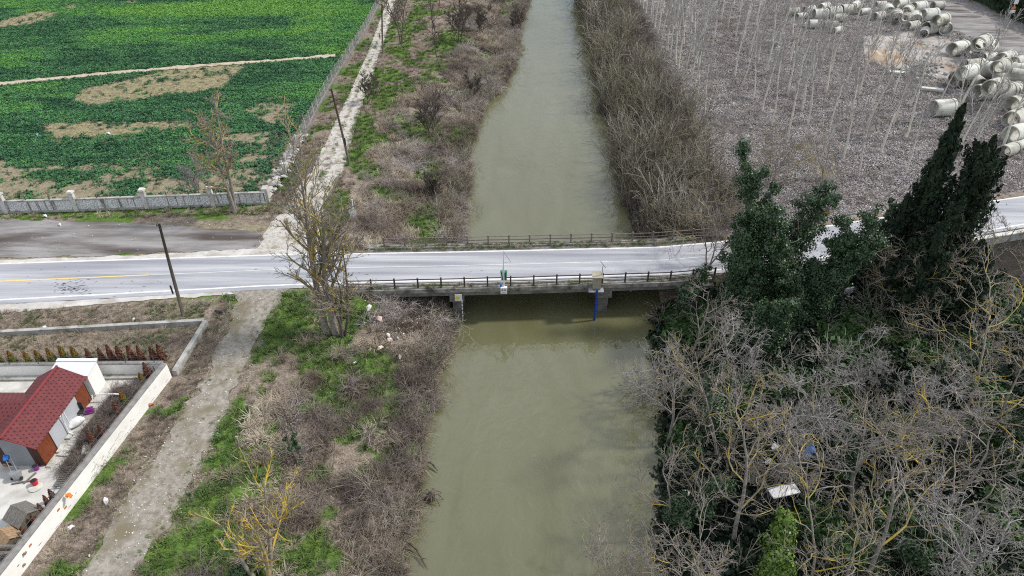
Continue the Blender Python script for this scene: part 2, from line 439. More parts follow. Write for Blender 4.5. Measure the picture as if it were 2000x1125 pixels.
def ground_material():
    m = bpy.data.materials.new("ground")
    m.use_nodes = True
    N, L = m.node_tree.nodes, m.node_tree.links
    b = N["Principled BSDF"]
    b.inputs["Roughness"].default_value = 0.95
    b.inputs["Specular IOR Level"].default_value = 0.1
    geo = N.new("ShaderNodeNewGeometry")

    def noise(s, d=6, r=0.65):
        n = N.new("ShaderNodeTexNoise")
        n.inputs["Scale"].default_value, n.inputs["Detail"].default_value, n.inputs["Roughness"].default_value = s, d, r
        L.new(geo.outputs["Position"], n.inputs["Vector"])
        return n.outputs["Fac"]

    def ramp(src, stops):
        rp = N.new("ShaderNodeValToRGB")
        els = rp.color_ramp.elements
        while len(els) < len(stops):
            els.new(0.5)
        for e, (p, c) in zip(els, stops):
            e.position, e.color = p, (*c, 1)
        L.new(src, rp.inputs[0])
        return rp.outputs[0]

    def mix(f, a, c):
        mx = N.new("ShaderNodeMixRGB")
        L.new(f, mx.inputs[0])
        L.new(a, mx.inputs[1])
        L.new(c, mx.inputs[2])
        return mx.outputs[0]

    def attr(nm, n):
        a = N.new("ShaderNodeAttribute")
        a.attribute_name = nm
        s = N.new("ShaderNodeMath")
        s.operation = 'ADD'
        L.new(a.outputs["Fac"], s.inputs[0])
        L.new(n, s.inputs[1])
        r = N.new("ShaderNodeMapRange")
        r.inputs[1].default_value, r.inputs[2].default_value = 0.72, 1.25
        L.new(s.outputs[0], r.inputs[0])
        return r.outputs[0]

    fine, mid, big = noise(9, 8, .75), noise(1.6), noise(0.35)
    base = ramp(fine, [(0.30, (0.075, 0.06, 0.047)), (0.5, (0.20, 0.162, 0.13)), (0.72, (0.42, 0.36, 0.29))])
    dirt = ramp(fine, [(0.3, (0.15, 0.13, 0.075)), (0.55, (0.26, 0.232, 0.135)), (0.75, (0.36, 0.325, 0.19))])
    litter = ramp(noise(10, 10, .85), [(0.30, (0.10, 0.085, 0.08)), (0.48, (0.235, 0.21, 0.20)), (0.60, (0.33, 0.305, 0.295)), (0.72, (0.50, 0.48, 0.47))])
    dark = ramp(fine, [(0.3, (0.012, 0.010, 0.009)), (0.55, (0.035, 0.030, 0.025)), (0.75, (0.10, 0.09, 0.08))])  # damp soil, with the shade under the wood painted into its colour
    green = ramp(fine, [(0.3, (0.035, 0.07, 0.017)), (0.5, (0.085, 0.15, 0.028)), (0.7, (0.17, 0.22, 0.06))])
    crop = ramp(fine, [(0.3, (0.020, 0.042, 0.018)), (0.6, (0.045, 0.085, 0.028)), (0.8, (0.12, 0.12, 0.06))])
    c = mix(attr("z_dirt", mid), base, dirt)
    c = mix(attr("z_litter", mid), c, litter)
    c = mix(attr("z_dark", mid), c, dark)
    c = mix(attr("z_green", mid), c, green)
    c = mix(attr("z_crop", mid), c, crop)
    mm = N.new("ShaderNodeMixRGB")
    mm.blend_type = 'MULTIPLY'
    mm.inputs[0].default_value = 1
    L.new(c, mm.inputs[1])
    L.new(ramp(noise(2.2, 8, .8), [(0.32, (0.45, 0.45, 0.45)), (0.5, (1, 1, 1)), (0.68, (1.5, 1.5, 1.5))]), mm.inputs[2])
    L.new(mm.outputs[0], b.inputs["Base Color"])
    bp = N.new("ShaderNodeBump")
    bp.inputs["Strength"].default_value, bp.inputs["Distance"].default_value = 0.6, 0.12
    L.new(noise(5, 8, .75), bp.inputs["Height"])
    L.new(bp.outputs[0], b.inputs["Normal"])
    MAT["ground"] = m


ground_material()


def water_material():
    m = bpy.data.materials.new("river_water")
    m.use_nodes = True
    N, L = m.node_tree.nodes, m.node_tree.links
    b = N["Principled BSDF"]
    geo = N.new("ShaderNodeNewGeometry")
    b.inputs["Roughness"].default_value = 0.03
    b.inputs["IOR"].default_value = 1.45
    b.inputs["Specular IOR Level"].default_value = 0.95
    n0 = N.new("ShaderNodeTexNoise")
    n0.inputs["Scale"].default_value = 0.16
    n0.inputs["Detail"].default_value = 7
    n0.inputs["Distortion"].default_value = 1.2
    mf = N.new("ShaderNodeMapping")
    mf.inputs["Scale"].default_value = (1.5, 0.4, 1)
    L.new(geo.outputs["Position"], mf.inputs[0])
    L.new(mf.outputs[0], n0.inputs["Vector"])
    rp = N.new("ShaderNodeValToRGB")
    rp.color_ramp.elements[0].position, rp.color_ramp.elements[1].position = .3, .7
    rp.color_ramp.elements[0].color = (0.108, 0.105, 0.050, 1)
    rp.color_ramp.elements[1].color = (0.134, 0.132, 0.074, 1)
    L.new(n0.outputs["Fac"], rp.inputs[0])
    L.new(rp.outputs[0], b.inputs["Base Color"])
    mp = N.new("ShaderNodeMapping")
    mp.inputs["Scale"].default_value = (1.0, 0.55, 1)
    L.new(geo.outputs["Position"], mp.inputs[0])
    w = N.new("ShaderNodeTexNoise")
    w.inputs["Scale"].default_value, w.inputs["Detail"].default_value, w.inputs["Distortion"].default_value = 1.1, 4, 0.8
    L.new(mp.outputs[0], w.inputs["Vector"])
    # wind and current ruffle the surface in patches
    w2 = N.new("ShaderNodeTexNoise")
    w2.inputs["Scale"].default_value, w2.inputs["Detail"].default_value = 0.09, 4
    L.new(geo.outputs["Position"], w2.inputs["Vector"])
    mr = N.new("ShaderNodeMapRange")
    mr.inputs[1].default_value, mr.inputs[2].default_value, mr.inputs[3].default_value, mr.inputs[4].default_value = 0.38, 0.62, 0.10, 0.55
    L.new(w2.outputs["Fac"], mr.inputs[0])
    bp = N.new("ShaderNodeBump")
    bp.inputs["Distance"].default_value = 0.17
    L.new(mr.outputs[0], bp.inputs["Strength"])
    L.new(w.outputs["Fac"], bp.inputs["Height"])
    L.new(bp.outputs[0], b.inputs["Normal"])
    MAT["river_water"] = m


water_material()


def wall_panel_material():
    """white moulded panels with an embossed stone pattern and dark upright streaks"""
    m = mat("panel_emboss", (0.76, 0.76, 0.76), (0.64, 0.64, 0.64), 2, 0.85)
    N, L = m.node_tree.nodes, m.node_tree.links
    b = N["Principled BSDF"]
    geo = N.new("ShaderNodeNewGeometry")
    v = N.new("ShaderNodeTexVoronoi")
    v.feature = 'DISTANCE_TO_EDGE'
    v.inputs["Scale"].default_value = 4.5
    L.new(geo.outputs["Position"], v.inputs["Vector"])
    rp = N.new("ShaderNodeValToRGB")
    rp.color_ramp.elements[0].position, rp.color_ramp.elements[1].position = 0.02, 0.10
    rp.color_ramp.elements[0].color, rp.color_ramp.elements[1].color = (0.45, 0.45, 0.45, 1), (1, 1, 1, 1)
    L.new(v.outputs["Distance"], rp.inputs[0])
    mp = N.new("ShaderNodeMapping")
    mp.inputs["Scale"].default_value = (2.2, 0.3, 0.12)
    L.new(geo.outputs["Position"], mp.inputs[0])
    s = N.new("ShaderNodeTexNoise")
    s.inputs["Scale"].default_value, s.inputs["Detail"].default_value = 1.6, 5
    L.new(mp.outputs[0], s.inputs["Vector"])
    r2 = N.new("ShaderNodeValToRGB")
    r2.color_ramp.elements[0].position, r2.color_ramp.elements[1].position = 0.36, 0.47
    r2.color_ramp.elements[0].color, r2.color_ramp.elements[1].color = (0.34, 0.33, 0.32, 1), (1, 1, 1, 1)
    L.new(s.outputs["Fac"], r2.inputs[0])
    src = b.inputs["Base Color"].links[0].from_socket
    for o in (rp.outputs[0], r2.outputs[0]):
        mx = N.new("ShaderNodeMixRGB")
        mx.blend_type = 'MULTIPLY'
        mx.inputs[0].default_value = 1
        L.new(src, mx.inputs[1])
        L.new(o, mx.inputs[2])
        src = mx.outputs[0]
    L.new(src, b.inputs["Base Color"])
    bp = N.new("ShaderNodeBump")
    bp.inputs["Strength"].default_value, bp.inputs["Distance"].default_value = 0.6, 0.03
    L.new(rp.outputs[0], bp.inputs["Height"])
    L.new(bp.outputs[0], b.inputs["Normal"])


wall_panel_material()


def shingle_material():
    """red felt shingles: fine courses with a dark cut between some of the tabs, run in each slope's own UV"""
    m = mat("shingle", (0.160, 0.042, 0.043), (0.112, 0.031, 0.033), 2.5, 0.85, 0.2, 40)
    N, L = m.node_tree.nodes, m.node_tree.links
    b = N["Principled BSDF"]
    uv = N.new("ShaderNodeUVMap")
    sp = N.new("ShaderNodeSeparateXYZ")
    L.new(uv.outputs[0], sp.inputs[0])

    def op(kind, a, b_=None):
        n = N.new("ShaderNodeMath")
        n.operation = kind
        for i, v in enumerate((a, b_)):
            if v is None:
                continue
            if isinstance(v, (int, float)):
                n.inputs[i].default_value = v
            else:
                L.new(v, n.inputs[i])
        return n.outputs[0]
    v = op('MULTIPLY', sp.outputs["Y"], 1 / 0.27)
    rowi = op('FLOOR', v)
    half = op('MULTIPLY', rowi, 0.5)
    u = op('FRACT', op('ADD', op('MULTIPLY', sp.outputs["X"], 1 / 0.31), half))
    dash = op('MULTIPLY', op('LESS_THAN', u, 0.30), op('LESS_THAN', op('FRACT', v), 0.42))
    src = b.inputs["Base Color"].links[0].from_socket
    mx = N.new("ShaderNodeMixRGB")
    mx.blend_type = 'MULTIPLY'
    L.new(dash, mx.inputs[0])
    L.new(src, mx.inputs[1])
    mx.inputs[2].default_value = (0.36, 0.40, 0.44, 1)
    L.new(mx.outputs[0], b.inputs["Base Color"])


shingle_material()


# ------------------------------------------------------------------ object helpers
def tag(o, label=None, cat=None, group=None, kind=None):
    for k, v in (("label", label), ("category", cat), ("group", group), ("kind", kind)):
        if v:
            o[k] = v
    return o


ROOT = {}


def thing(name, label, cat, loc=(0, 0, 0), group=None, rz=0.0):
    o = bpy.data.objects.new(name, None)
    o.empty_display_size = 0.3
    o.location = loc
    o.rotation_euler = (0, 0, rz)
    COL.objects.link(o)
    ROOT[o.name] = Vector(loc)
    return tag(o, label, cat, group)


def copy_thing(o, loc, rz=0.0, scale=1.0, label=None, rot=None):
    c = o.copy()
    COL.objects.link(c)
    c.location = loc
    c.rotation_euler = rot or (0, 0, rz)
    c.scale = (scale,) * 3 if not isinstance(scale, tuple) else scale
    if label:
        c["label"] = label
    for ch in o.children:
        k = ch.copy()
        COL.objects.link(k)
        k.parent = c
        for g in ch.children:
            q = g.copy()
            COL.objects.link(q)
            q.parent = k
    return c


def link_mesh(name, me, m, parent=None, smooth=False):
    o = bpy.data.objects.new(name, me)
    if m is not None and not me.materials:
        me.materials.append(MAT[m] if isinstance(m, str) else m)
    COL.objects.link(o)
    if parent is not None:
        o.parent = parent
    if smooth:
        me.polygons.foreach_set("use_smooth", [True] * len(me.polygons))
    return o


class MB:
    """collects boxes, bars, tubes and plates in world coordinates, then links them as ONE mesh"""

    def __init__(s):
        s.v, s.f = [], []

    def add(s, v, f):
        n = len(s.v)
        s.v += [tuple(p) for p in v]
        s.f += [tuple(i + n for i in q) for q in f]
        return s

    def box(s, c, d, rz=0.0, top=None, mx=None):
        hx, hy, hz = d[0] / 2, d[1] / 2, d[2] / 2
        k = top or 1.0
        v = [Vector((x * hx * (k if z > 0 else 1), y * hy * (k if z > 0 else 1), z * hz)) for z in (-1, 1) for x, y in ((-1, -1), (1, -1), (1, 1), (-1, 1))]
        R = mx or Matrix.Rotation(rz, 3, 'Z')
        v = [R @ p + Vector(c) for p in v]
        return s.add(v, [(3, 2, 1, 0), (4, 5, 6, 7), (0, 1, 5, 4), (1, 2, 6, 5), (2, 3, 7, 6), (3, 0, 4, 7)])

    def bar(s, a, b, w, h=None):
        a, b = Vector(a), Vector(b)
        d = b - a
        q = d.to_track_quat('Y', 'Z').to_matrix()
        return s.box((a + b) / 2, (w, d.length, h or w), mx=q)

    def tube(s, pts, r, n=8, caps=True):
        pts = [Vector(p) for p in pts]
        r = r if isinstance(r, (list, tuple)) else [r] * len(pts)
        v, f = [], []
        for i, p in enumerate(pts):
            t = (pts[min(i + 1, len(pts) - 1)] - pts[max(i - 1, 0)]).normalized()
            ref = Vector((0, 0, 1)) if abs(t.z) < 0.9 else Vector((1, 0, 0))
            a = t.cross(ref).normalized()
            b = t.cross(a)
            for k in range(n):
                w = 2 * math.pi * k / n
                v.append(p + r[i] * (math.cos(w) * a + math.sin(w) * b))
        for i in range(len(pts) - 1):
            for k in range(n):
                f.append((i * n + k, i * n + (k + 1) % n, (i + 1) * n + (k + 1) % n, (i + 1) * n + k))
        if caps:
            f.append(tuple(range(n)))
            f.append(tuple((len(pts) - 1) * n + k for k in reversed(range(n))))
        return s.add(v, f)

    def plate(s, poly, th, down=Vector((0, 0, -1))):
        n = len(poly)
        a = [Vector(p) for p in poly]
        b = [p + down * th for p in a]
        f = [tuple(range(n)), tuple(n + i for i in reversed(range(n)))]
        f += [(i, n + i, n + (i + 1) % n, (i + 1) % n) for i in range(n)]
        return s.add(a + b, f)

    def build(s, name, m, parent=None, smooth=False, root=None):
        me = bpy.data.meshes.new(name)
        off = ROOT.get((root or parent).name, Vector()) if (root or parent) is not None else Vector()
        if root is None and parent is not None and parent.parent is not None:
            off = ROOT.get(parent.parent.name, Vector())
        me.from_pydata([Vector(p) - off for p in s.v], [], s.f)
        me.update()
        return link_mesh(name, me, m, parent, smooth)


def np_mesh(name, v, f, attrs=None):
    """numpy verts (N,3) and faces (M,4) or (M,3)"""
    me = bpy.data.meshes.new(name)
    k = f.shape[1]
    me.vertices.add(len(v))
    me.vertices.foreach_set("co", np.ascontiguousarray(v, np.float32).ravel())
    me.loops.add(f.size)
    me.loops.foreach_set("vertex_index", np.ascontiguousarray(f, np.int32).ravel())
    me.polygons.add(len(f))
    me.polygons.foreach_set("loop_start", np.arange(0, f.size, k, dtype=np.int32))
    me.polygons.foreach_set("loop_total", np.full(len(f), k, np.int32))
    for nm, a in (attrs or {}).items():
        at = me.attributes.new(nm, 'FLOAT', 'POINT')
        at.data.foreach_set("value", np.ascontiguousarray(a, np.float32))
    me.update(calc_edges=True)
    return me


def grid_faces(nx, ny):
    i = np.arange(ny - 1)[:, None] * nx + np.arange(nx - 1)[None, :]
    return np.stack([i, i + 1, i + nx + 1, i + nx], -1).reshape(-1, 4)


def hz(x, y):
    return float(height(np.array([x]), np.array([y]))[0])


# ------------------------------------------------------------------ ground and river
xs = np.concatenate([np.arange(-620, -116, 24.0), np.arange(-116, -70, 0.9), np.arange(-70, 30, 0.42), np.arange(30, 122, 0.8), np.arange(130, 640, 24.0)])
ys = np.concatenate([np.arange(-300, 0, 18.0), np.arange(4, 80, 0.44), np.arange(80, 176, 0.8), np.arange(180, 700, 24.0)])
GX, GY = np.meshgrid(xs, ys)
gx, gy = GX.ravel(), GY.ravel()
mk = masks(gx, gy)
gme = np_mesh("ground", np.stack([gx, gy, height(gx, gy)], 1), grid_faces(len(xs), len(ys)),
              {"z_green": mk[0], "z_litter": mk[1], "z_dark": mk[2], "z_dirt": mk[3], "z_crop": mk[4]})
ground = link_mesh("ground", gme, "ground", smooth=True)
tag(ground, kind="structure")

wy = np.concatenate([np.arange(-300, 10, 30.0), np.arange(10, 180, 4.0), np.arange(190, 700, 30.0)])
wv = np.concatenate([np.stack([Ledge(wy) - 6, wy, wy * 0 + WZ], 1), np.stack([Redge(wy) + 6, wy, wy * 0 + WZ], 1)])
nW = len(wy)
wf = np.array([(i, i + nW, i + nW + 1, i + 1) for i in range(nW - 1)])
river = link_mesh("river", np_mesh("river", wv, wf), "river_water")
tag(river, kind="structure")


def strip(name, left, right, m, dz, step=0.6, jag=0.0, kind="structure", parent=None, z=None, cols=4):
    """a draped sheet between two polylines given as world points of equal count"""
    left, right = np.array(left, float), np.array(right, float)
    s = np.linspace(0, 1, len(left))
    ln = max(np.abs(np.diff(left, axis=0)).sum(), np.abs(np.diff(right, axis=0)).sum())
    n = max(2, int(ln / step))
    t = np.linspace(0, 1, n)

    def sm(p):
        return np.stack([np.interp(t, s, p[:, 0]), np.interp(t, s, p[:, 1])], 1)
    a, b = sm(left), sm(right)
    d = b - a
    if jag:
        ja = (fbm(a[:, 0], a[:, 1], 0.9, 4, 3.0) - 0.5) * jag
        jb = (fbm(b[:, 0], b[:, 1], 0.9, 4, 6.0) - 0.5) * jag
        u = d / np.linalg.norm(d, axis=1, keepdims=True)
        a, b = a + u * ja[:, None], b + u * jb[:, None]
    rows = [a + (b - a) * k for k in np.linspace(0, 1, cols + 1)]
    pts = np.stack(rows, 1).reshape(-1, 2)
    zz = height(pts[:, 0], pts[:, 1]) + dz if z is None else np.full(len(pts), z)
    f = grid_faces(cols + 1, n)
    o = link_mesh(name, np_mesh(name, np.column_stack([pts, zz]), f), m, parent, True)
    if parent is None:
        tag(o, kind=kind)
    return o


# roads, tracks and paths
rx = np.array([-200, -120, -80, -47.8, -35, -21.9, -14, -6, 0, 7, 14, 20, 27, 36, 45, 55.4, 75, 110, 200], float)
road = strip("road", np.stack([rx, Rnear(rx)], 1), np.stack([rx, Rfar(rx)], 1), "asphalt", 0, 1.0, z=0.0)
for nm, off, w, a, b, m in (("edge_line", 0.10, 0.2, 0, 1, "line_white"), ("edge_line", 0.985, 0.22, 0, 1, "line_white")):
    yy = Rnear(rx) + (Rfar(rx) - Rnear(rx)) * off
    strip(nm, np.stack([rx, yy - w / 2], 1), np.stack([rx, yy + w / 2], 1), m, 0, 1.0, parent=road, z=0.005, cols=1)
cx = np.linspace(-110, -33.0, 40)
cy = Rnear(cx) + (Rfar(cx) - Rnear(cx)) * 0.545
strip("centre_line", np.stack([cx, cy - .08], 1), np.stack([cx, cy + .08], 1), "line_yellow", 0, 1.0, parent=road, z=0.005, cols=1)
cx = np.linspace(-32.9, 19, 60)
cy = Rnear(cx) + (Rfar(cx) - Rnear(cx)) * 0.545
strip("centre_line", np.stack([cx, cy - .035], 1), np.stack([cx, cy + .035], 1), "line_white", 0, 1.0, parent=road, z=0.005, cols=1)
# tar drips on the carriageway
b = MB()
for i in range(170):
    if i < 120:
        px, py = rnd.gauss(140, 17), rnd.gauss(560, 8)
    elif i < 150:
        px, py = rnd.uniform(40, 330), rnd.gauss(555, 12)
    else:
        px, py = rnd.uniform(500, 1300), rnd.gauss(536, 5)
    x, y = P(px, py, 0)
    a, r = rnd.uniform(-.4, .9), rnd.uniform(.05, .22)
    q = [(x + math.cos(a) * r * c - math.sin(a) * r * .3 * s_, y + math.sin(a) * r * c + math.cos(a) * r * .3 * s_, 0.0045) for c, s_ in ((-1, -.3), (-.2, -1), (1, .1), (.1, 1))]
    b.add(q, [(0, 1, 2, 3)])
tag(b.build("tar_patch", "tar", road), kind="stuff")

sx = np.array([-200, -120, -80, -43, -30, -21.5])
strip("road_shoulder", np.stack([sx, Rnear(sx) - [1.5, 1.5, 1.4, 1.2, .55, .4]], 1), np.stack([sx, Rnear(sx) + .05], 1), "shoulder", 0.045, 0.6, 0.5)
sx = np.array([-200, -120, -47, -35, -26, -16])
strip("far_shoulder", np.stack([sx, Rfar(sx) - .05], 1), np.stack([sx, Rfar(sx) + [1.0, 1.0, .5, .7, 1.2, .5]], 1), "shoulder", 0.045, 0.6, 0.6)
strip("layby", pix([(-700, 512), (0, 508), (200, 502), (360, 494), (540, 490)]), pix([(-700, 432), (0, 428), (200, 434), (360, 442), (520, 455)]), "layby", 0.03, 0.5, 1.0, cols=8)
strip("gravel_mouth", pix([(500, 492), (520, 455), (560, 400), (600, 340)]), pix([(640, 492), (625, 450), (632, 400), (662, 340)]), "gravel_white", 0.042, 0.4, 0.9, cols=6)
strip("gravel_track", pix([(600, 345), (640, 270), (680, 190), (720, 100), (757, 0), (775, -60), (800, -200)]), pix([(667, 345), (688, 270), (712, 190), (744, 100), (775, 0), (792, -60), (814, -200)]), "gravel_white", 0.05, 0.5, 0.45, cols=6)
strip("dirt_track", pix([(452, 570), (462, 588), (440, 650), (400, 740), (330, 850), (240, 980), (165, 1110), (60, 1300)]), pix([(575, 564), (545, 588), (500, 660), (470, 740), (420, 850), (350, 980), (262, 1110), (170, 1300)]), "gravel_grey", 0.05, 0.3, 1.5, cols=6)
strip("field_path", pix([(-300, 192), (0, 168), (200, 148), (400, 131), (560, 120), (655, 112)]), pix([(-300, 186), (0, 161), (200, 142), (400, 126), (560, 115), (655, 106)]), "path_dirt", 0.09, 0.6, 1.5)
strip("side_road", [(80.5, 60), (80.5, 105), (81.0, 130), (80.5, 151), (80, 230)], [(90, 60), (90.5, 105), (91.0, 130), (91.5, 151), (92, 230)], "layby", 0.05, 1.2, 0.8, cols=8)

# ------------------------------------------------------------------ bridge
bridge = thing("bridge", "concrete road bridge with brown railings crossing the muddy river", "bridge", (2, 53, 0))
bx = np.linspace(-14.0, 18.0, 33)
yn, yf = Rnear(bx) - 0.95, Rfar(bx) + 1.25
b = MB()
for i in range(32):
    a = [(bx[i], yn[i], -0.03), (bx[i + 1], yn[i + 1], -0.03), (bx[i + 1], yf[i + 1], -0.03), (bx[i], yf[i], -0.03)]
    b.plate(a, 0.62)
b.build("deck", "concrete_dark", bridge)
for y0, y1, nm in ((-1.02, -0.42, 0), (0.62, 1.30, 1)):
    b = MB()
    for i in range(32):
        base = Rfar if nm else Rnear
        ya, yb = base(bx[i]), base(bx[i + 1])
        b.plate([(bx[i], ya + y0, .14), (bx[i + 1], yb + y0, .14), (bx[i + 1], yb + y1, .14), (bx[i], ya + y1, .14)], 0.40)
    b.build("kerb", "kerb_weathered", bridge)
for x in (-4.9, 8.3):
    b = MB()
    yc = (Rnear(x) + Rfar(x)) / 2
    b.box((x, yc, -3.2), (0.9, 6.2, 5.2))
    b.box((x, yc, -0.95), (1.3, 7.4, 0.6))
    b.build("pier", "concrete_dark", bridge)
for x in (-14.3, 17.6):
    MB().box((x, (Rnear(x) + Rfar(x)) / 2, -1.8), (1.0, 8.2, 3.2)).build("abutment", "concrete_dark", bridge)


def railing(xa, xb, step, yfun, hgt, rails, post, m, mr):
    rr = bpy.data.objects.new("railing", None)
    COL.objects.link(rr)
    rr.parent = bridge
    n = int((xb - xa) / step)
    xsr = [xa + i * step for i in range(n + 1)]
    for x in xsr:
        MB().box((x, yfun(x), hgt / 2 - .05), (post, post * 1.1, hgt + .1 + .3)).build("post", m, rr, root=bridge)
    for zr, r in rails:
        b = MB()
        b.tube([(x, yfun(x) - (.0 if zr > hgt - .05 else .03), zr + .015 * math.sin(x * 2.1)) for x in xsr], r, 6)
        b.build("rail", mr, rr, root=bridge)


railing(-14.4, 19.0, 2.04, lambda x: float(Rnear(x)) - 0.72, 1.02, [(1.02, .05), (.68, .034), (.36, .034)], .13, "rail_brown", "rail_brown")
railing(-12.3, 20.0, 2.0, lambda x: float(Rfar(x)) + 0.98, 0.98, [(.98, .04), (.62, .045), (.30, .035)], .13, "rail_grey", "rail_grey")

# water-level station, masts and gauge on the bridge
x0, y0 = -0.72, float(Rnear(-0.72)) - 1.06
t = thing("gauge_mast", "white instrument mast with green cabinet and antenna on the near bridge railing", "mast", (x0, y0, 0))
MB().tube([(x0, y0, -.35), (x0, y0, 3.0), (x0 + .03, y0, 4.05)], [.06, .05, .04], 8).build("mast", "white_metal", t)
MB().tube([(x0 + .03, y0, 3.95), (x0 + .62, y0 - .1, 2.95), (x0 + .08, y0 - .05, 2.9)], .025, 6).build("bracket", "galvanised", t)
MB().tube([(x0 - .28, y0 - .02, .1), (x0 - .20, y0, 1.0), (x0 - .03, y0, 2.5)], .035, 6).build("brace", "white_metal", t)
c = MB().box((x0, y0 + .16, 1.35), (.52, .26, .8)).build("cabinet", "green_metal", t)
MB().box((x0, y0 + .16, 1.78), (.6, .34, .05)).build("hood", "green_metal", c)
c = MB().box((x0, y0 - .1, .0), (.58, .3, .62)).build("lower_box", "white_metal", t)
for dx_, dz_, w_, h_ in ((-.12, .1, .14, .12), (.12, .1, .14, .12), (0, -.2, .3, .04)):
    MB().box((x0 + dx_, y0 - .258, dz_), (w_, .012, h_)).build("dial", "black_plastic", c)
MB().box((x0 - .26, y0 - .08, .50), (.18, .12, .26)).build("sensor_box", "blue_plastic", t)

x0, y0 = 7.45, float(Rnear(7.45)) - 1.1
t = thing("pump_cabinet", "beige pump cabinet on the near railing with blue pipe into the river", "cabinet", (x0, y0, 0))
MB().box((x0, y0 - .1, -.22), (1.35, .9, .12)).build("platform", "galvanised", t)
c = MB().box((x0 + .05, y0, .55), (.72, .55, 1.25)).build("cabinet", "beige_metal", t)
MB().plate([(x0 - .42, y0 - .4, 1.22), (x0 + .52, y0 - .4, 1.22), (x0 + .52, y0 + .4, 1.36), (x0 - .42, y0 + .4, 1.36)], .06).build("roof", "beige_metal", c)
MB().tube([(x0 + .42, y0, .9), (x0 + .46, y0, 2.25)], .025, 6).tube([(x0 + .22, y0, 2.7), (x0 + .72, y0, 2.0)], .022, 5).build("antenna", "rail_brown", t)
MB().tube([(x0 + .05, y0 - .55, .1), (x0 + .05, y0 - .62, -1.2), (x0 - .02, y0 - .8, -3.6)], .10, 10).build("pipe", "blue_pipe", t)
for i in range(9):
    MB().tube([(x0 + .04, y0 - .60 - i * .018, -.3 - i * .33), (x0 + .04, y0 - .605 - i * .018, -.36 - i * .33)], .125, 10).build("pipe_rib", "blue_pipe", t)

x0, y0 = -4.45, float(Rnear(-4.45)) - 1.15
t = thing("level_gauge", "white water level staff hanging below a small white board at the pier", "gauge", (x0, y0, -.5))
MB().box((x0 - .3, y0 + .02, -.75), (.62, .06, .68)).build("board", "bag_white", t)
MB().tube([(x0 - .38, y0 - .018, -.75), (x0 - .38, y0 - .028, -.75)], .18, 14).build("mark", "yellow_paint", t)
c = MB().box((x0, y0 - .05, -2.45), (.09, .04, 3.0)).build("staff", "white_metal", t)
for i in range(6):
    MB().box((x0 + .0, y0 - .075, -1.3 - i * .42), (.092, .012, .10)).build("band", "rail_brown", c)

# ------------------------------------------------------------------ boundary wall of the field
wp = [P(*p, -0.1) for p in [(-122, 420), (15, 415), (152, 411), (289, 406), (418, 401), (524, 397)]]
wall = thing("boundary_wall", "white moulded panel wall with capped pillars in front of the green field", "wall", (*wp[2], 0))
wpx = [(wp[0][0] - (wp[1][0] - wp[0][0]) * k, wp[0][1] - (wp[1][1] - wp[0][1]) * k) for k in (3, 2, 1)] + wp
for i in range(len(wpx) - 1):
    (xa, ya), (xb, yb) = wpx[i], wpx[i + 1]
    ang = math.atan2(yb - ya, xb - xa)
    ln = math.hypot(xb - xa, yb - ya)
    mx_, my_ = (xa + xb) / 2, (ya + yb) / 2
    MB().box((mx_, my_, .62), (ln - .3, .14, 1.15), ang).build("panel", "panel_emboss", wall)
    MB().box((mx_, my_ - .03, -.02), (ln - .3, .32, .22), ang).build("plinth", "concrete", wall)
    MB().box((mx_, my_, 1.24), (ln - .32, .34, .10), ang).build("coping", "concrete", wall)
    for k in (1 / 3, 2 / 3):
        MB().box((xa + (xb - xa) * k, ya + (yb - ya) * k, 1.5), (.07, .07, .5), ang).build("iron_stub", "wire", wall)
for i, (xa, ya) in enumerate(wpx[:-1]):
    p = MB().box((xa, ya - .03, .95), (.42, .42, 2.1), .06).build("pillar", "white_dirty", wall)
    MB().box((xa, ya - .03, 2.04), (.62, .62, .10), .06).box((xa, ya - .03, 2.14), (.50, .50, .10), .06).build("cap", "concrete_pale", p)

# ruined stone wall and wire fence along the field edge
RV = []
for k in range(7):
    bm_v = []
    r = random.Random(k)
    b = MB()
    b.tube([(-.5, 0, 0), (-.38, 0, 0), (.36, .03, 0), (.5, 0, .02)], [.22, .42, .38, .2], 6)
    v = [(x * r.uniform(.8, 1.15), y * r.uniform(.75, 1.2), z * r.uniform(.6, .95)) for x, y, z in b.v]
    me = bpy.data.meshes.new("stone")
    me.from_pydata(v, [], b.f)
    me.materials.append(MAT["stone" if k % 3 else "stone_dark"])
    RV.append(me)


def stone_part(name, loc, s, parent, root):
    o = bpy.data.objects.new(name, rnd.choice(RV))
    COL.objects.link(o)
    o.parent = parent
    o.location = Vector(loc) - ROOT[root.name]
    o.rotation_euler = (rnd.uniform(-.3, .3), rnd.uniform(-.3, .3), rnd.uniform(0, 6.3))
    o.scale = (s, s * rnd.uniform(.7, 1.0), s * rnd.uniform(.7, 1.1))
    return o


rw = thing("ruined_wall", "crumbling grey rubble stone wall at the corner of the field beside the gravel track", "wall", (-26.4, 70, -.2))
for i in range(210):
    u = i / 210
    y = 65.2 + u * 17
    hgt = (1.5 if y < 67 else 1.15 * (1 - .5 * u)) * rnd.uniform(.15, 1.0)
    x = -26.3 + rnd.gauss(0, .28) - .02 * (y - 65)
    stone_part("stone", (x, y, hz(x, y) + .15 + hgt * .8), rnd.uniform(.35, .75), rw, rw)
b = MB()
b.box((-26.45, 73, .15), (.45, 15, .9), 0.01)
b.build("core", "stone_dark", rw)
p = MB().box((P(558, 345)[0], P(558, 345)[1], .75), (.45, .45, 1.9), .2).build("pillar", "concrete_pale", rw)
MB().box((-26.25, 65.6, .7), (.6, .9, 1.7), .05).build("corner_block", "stone", rw)

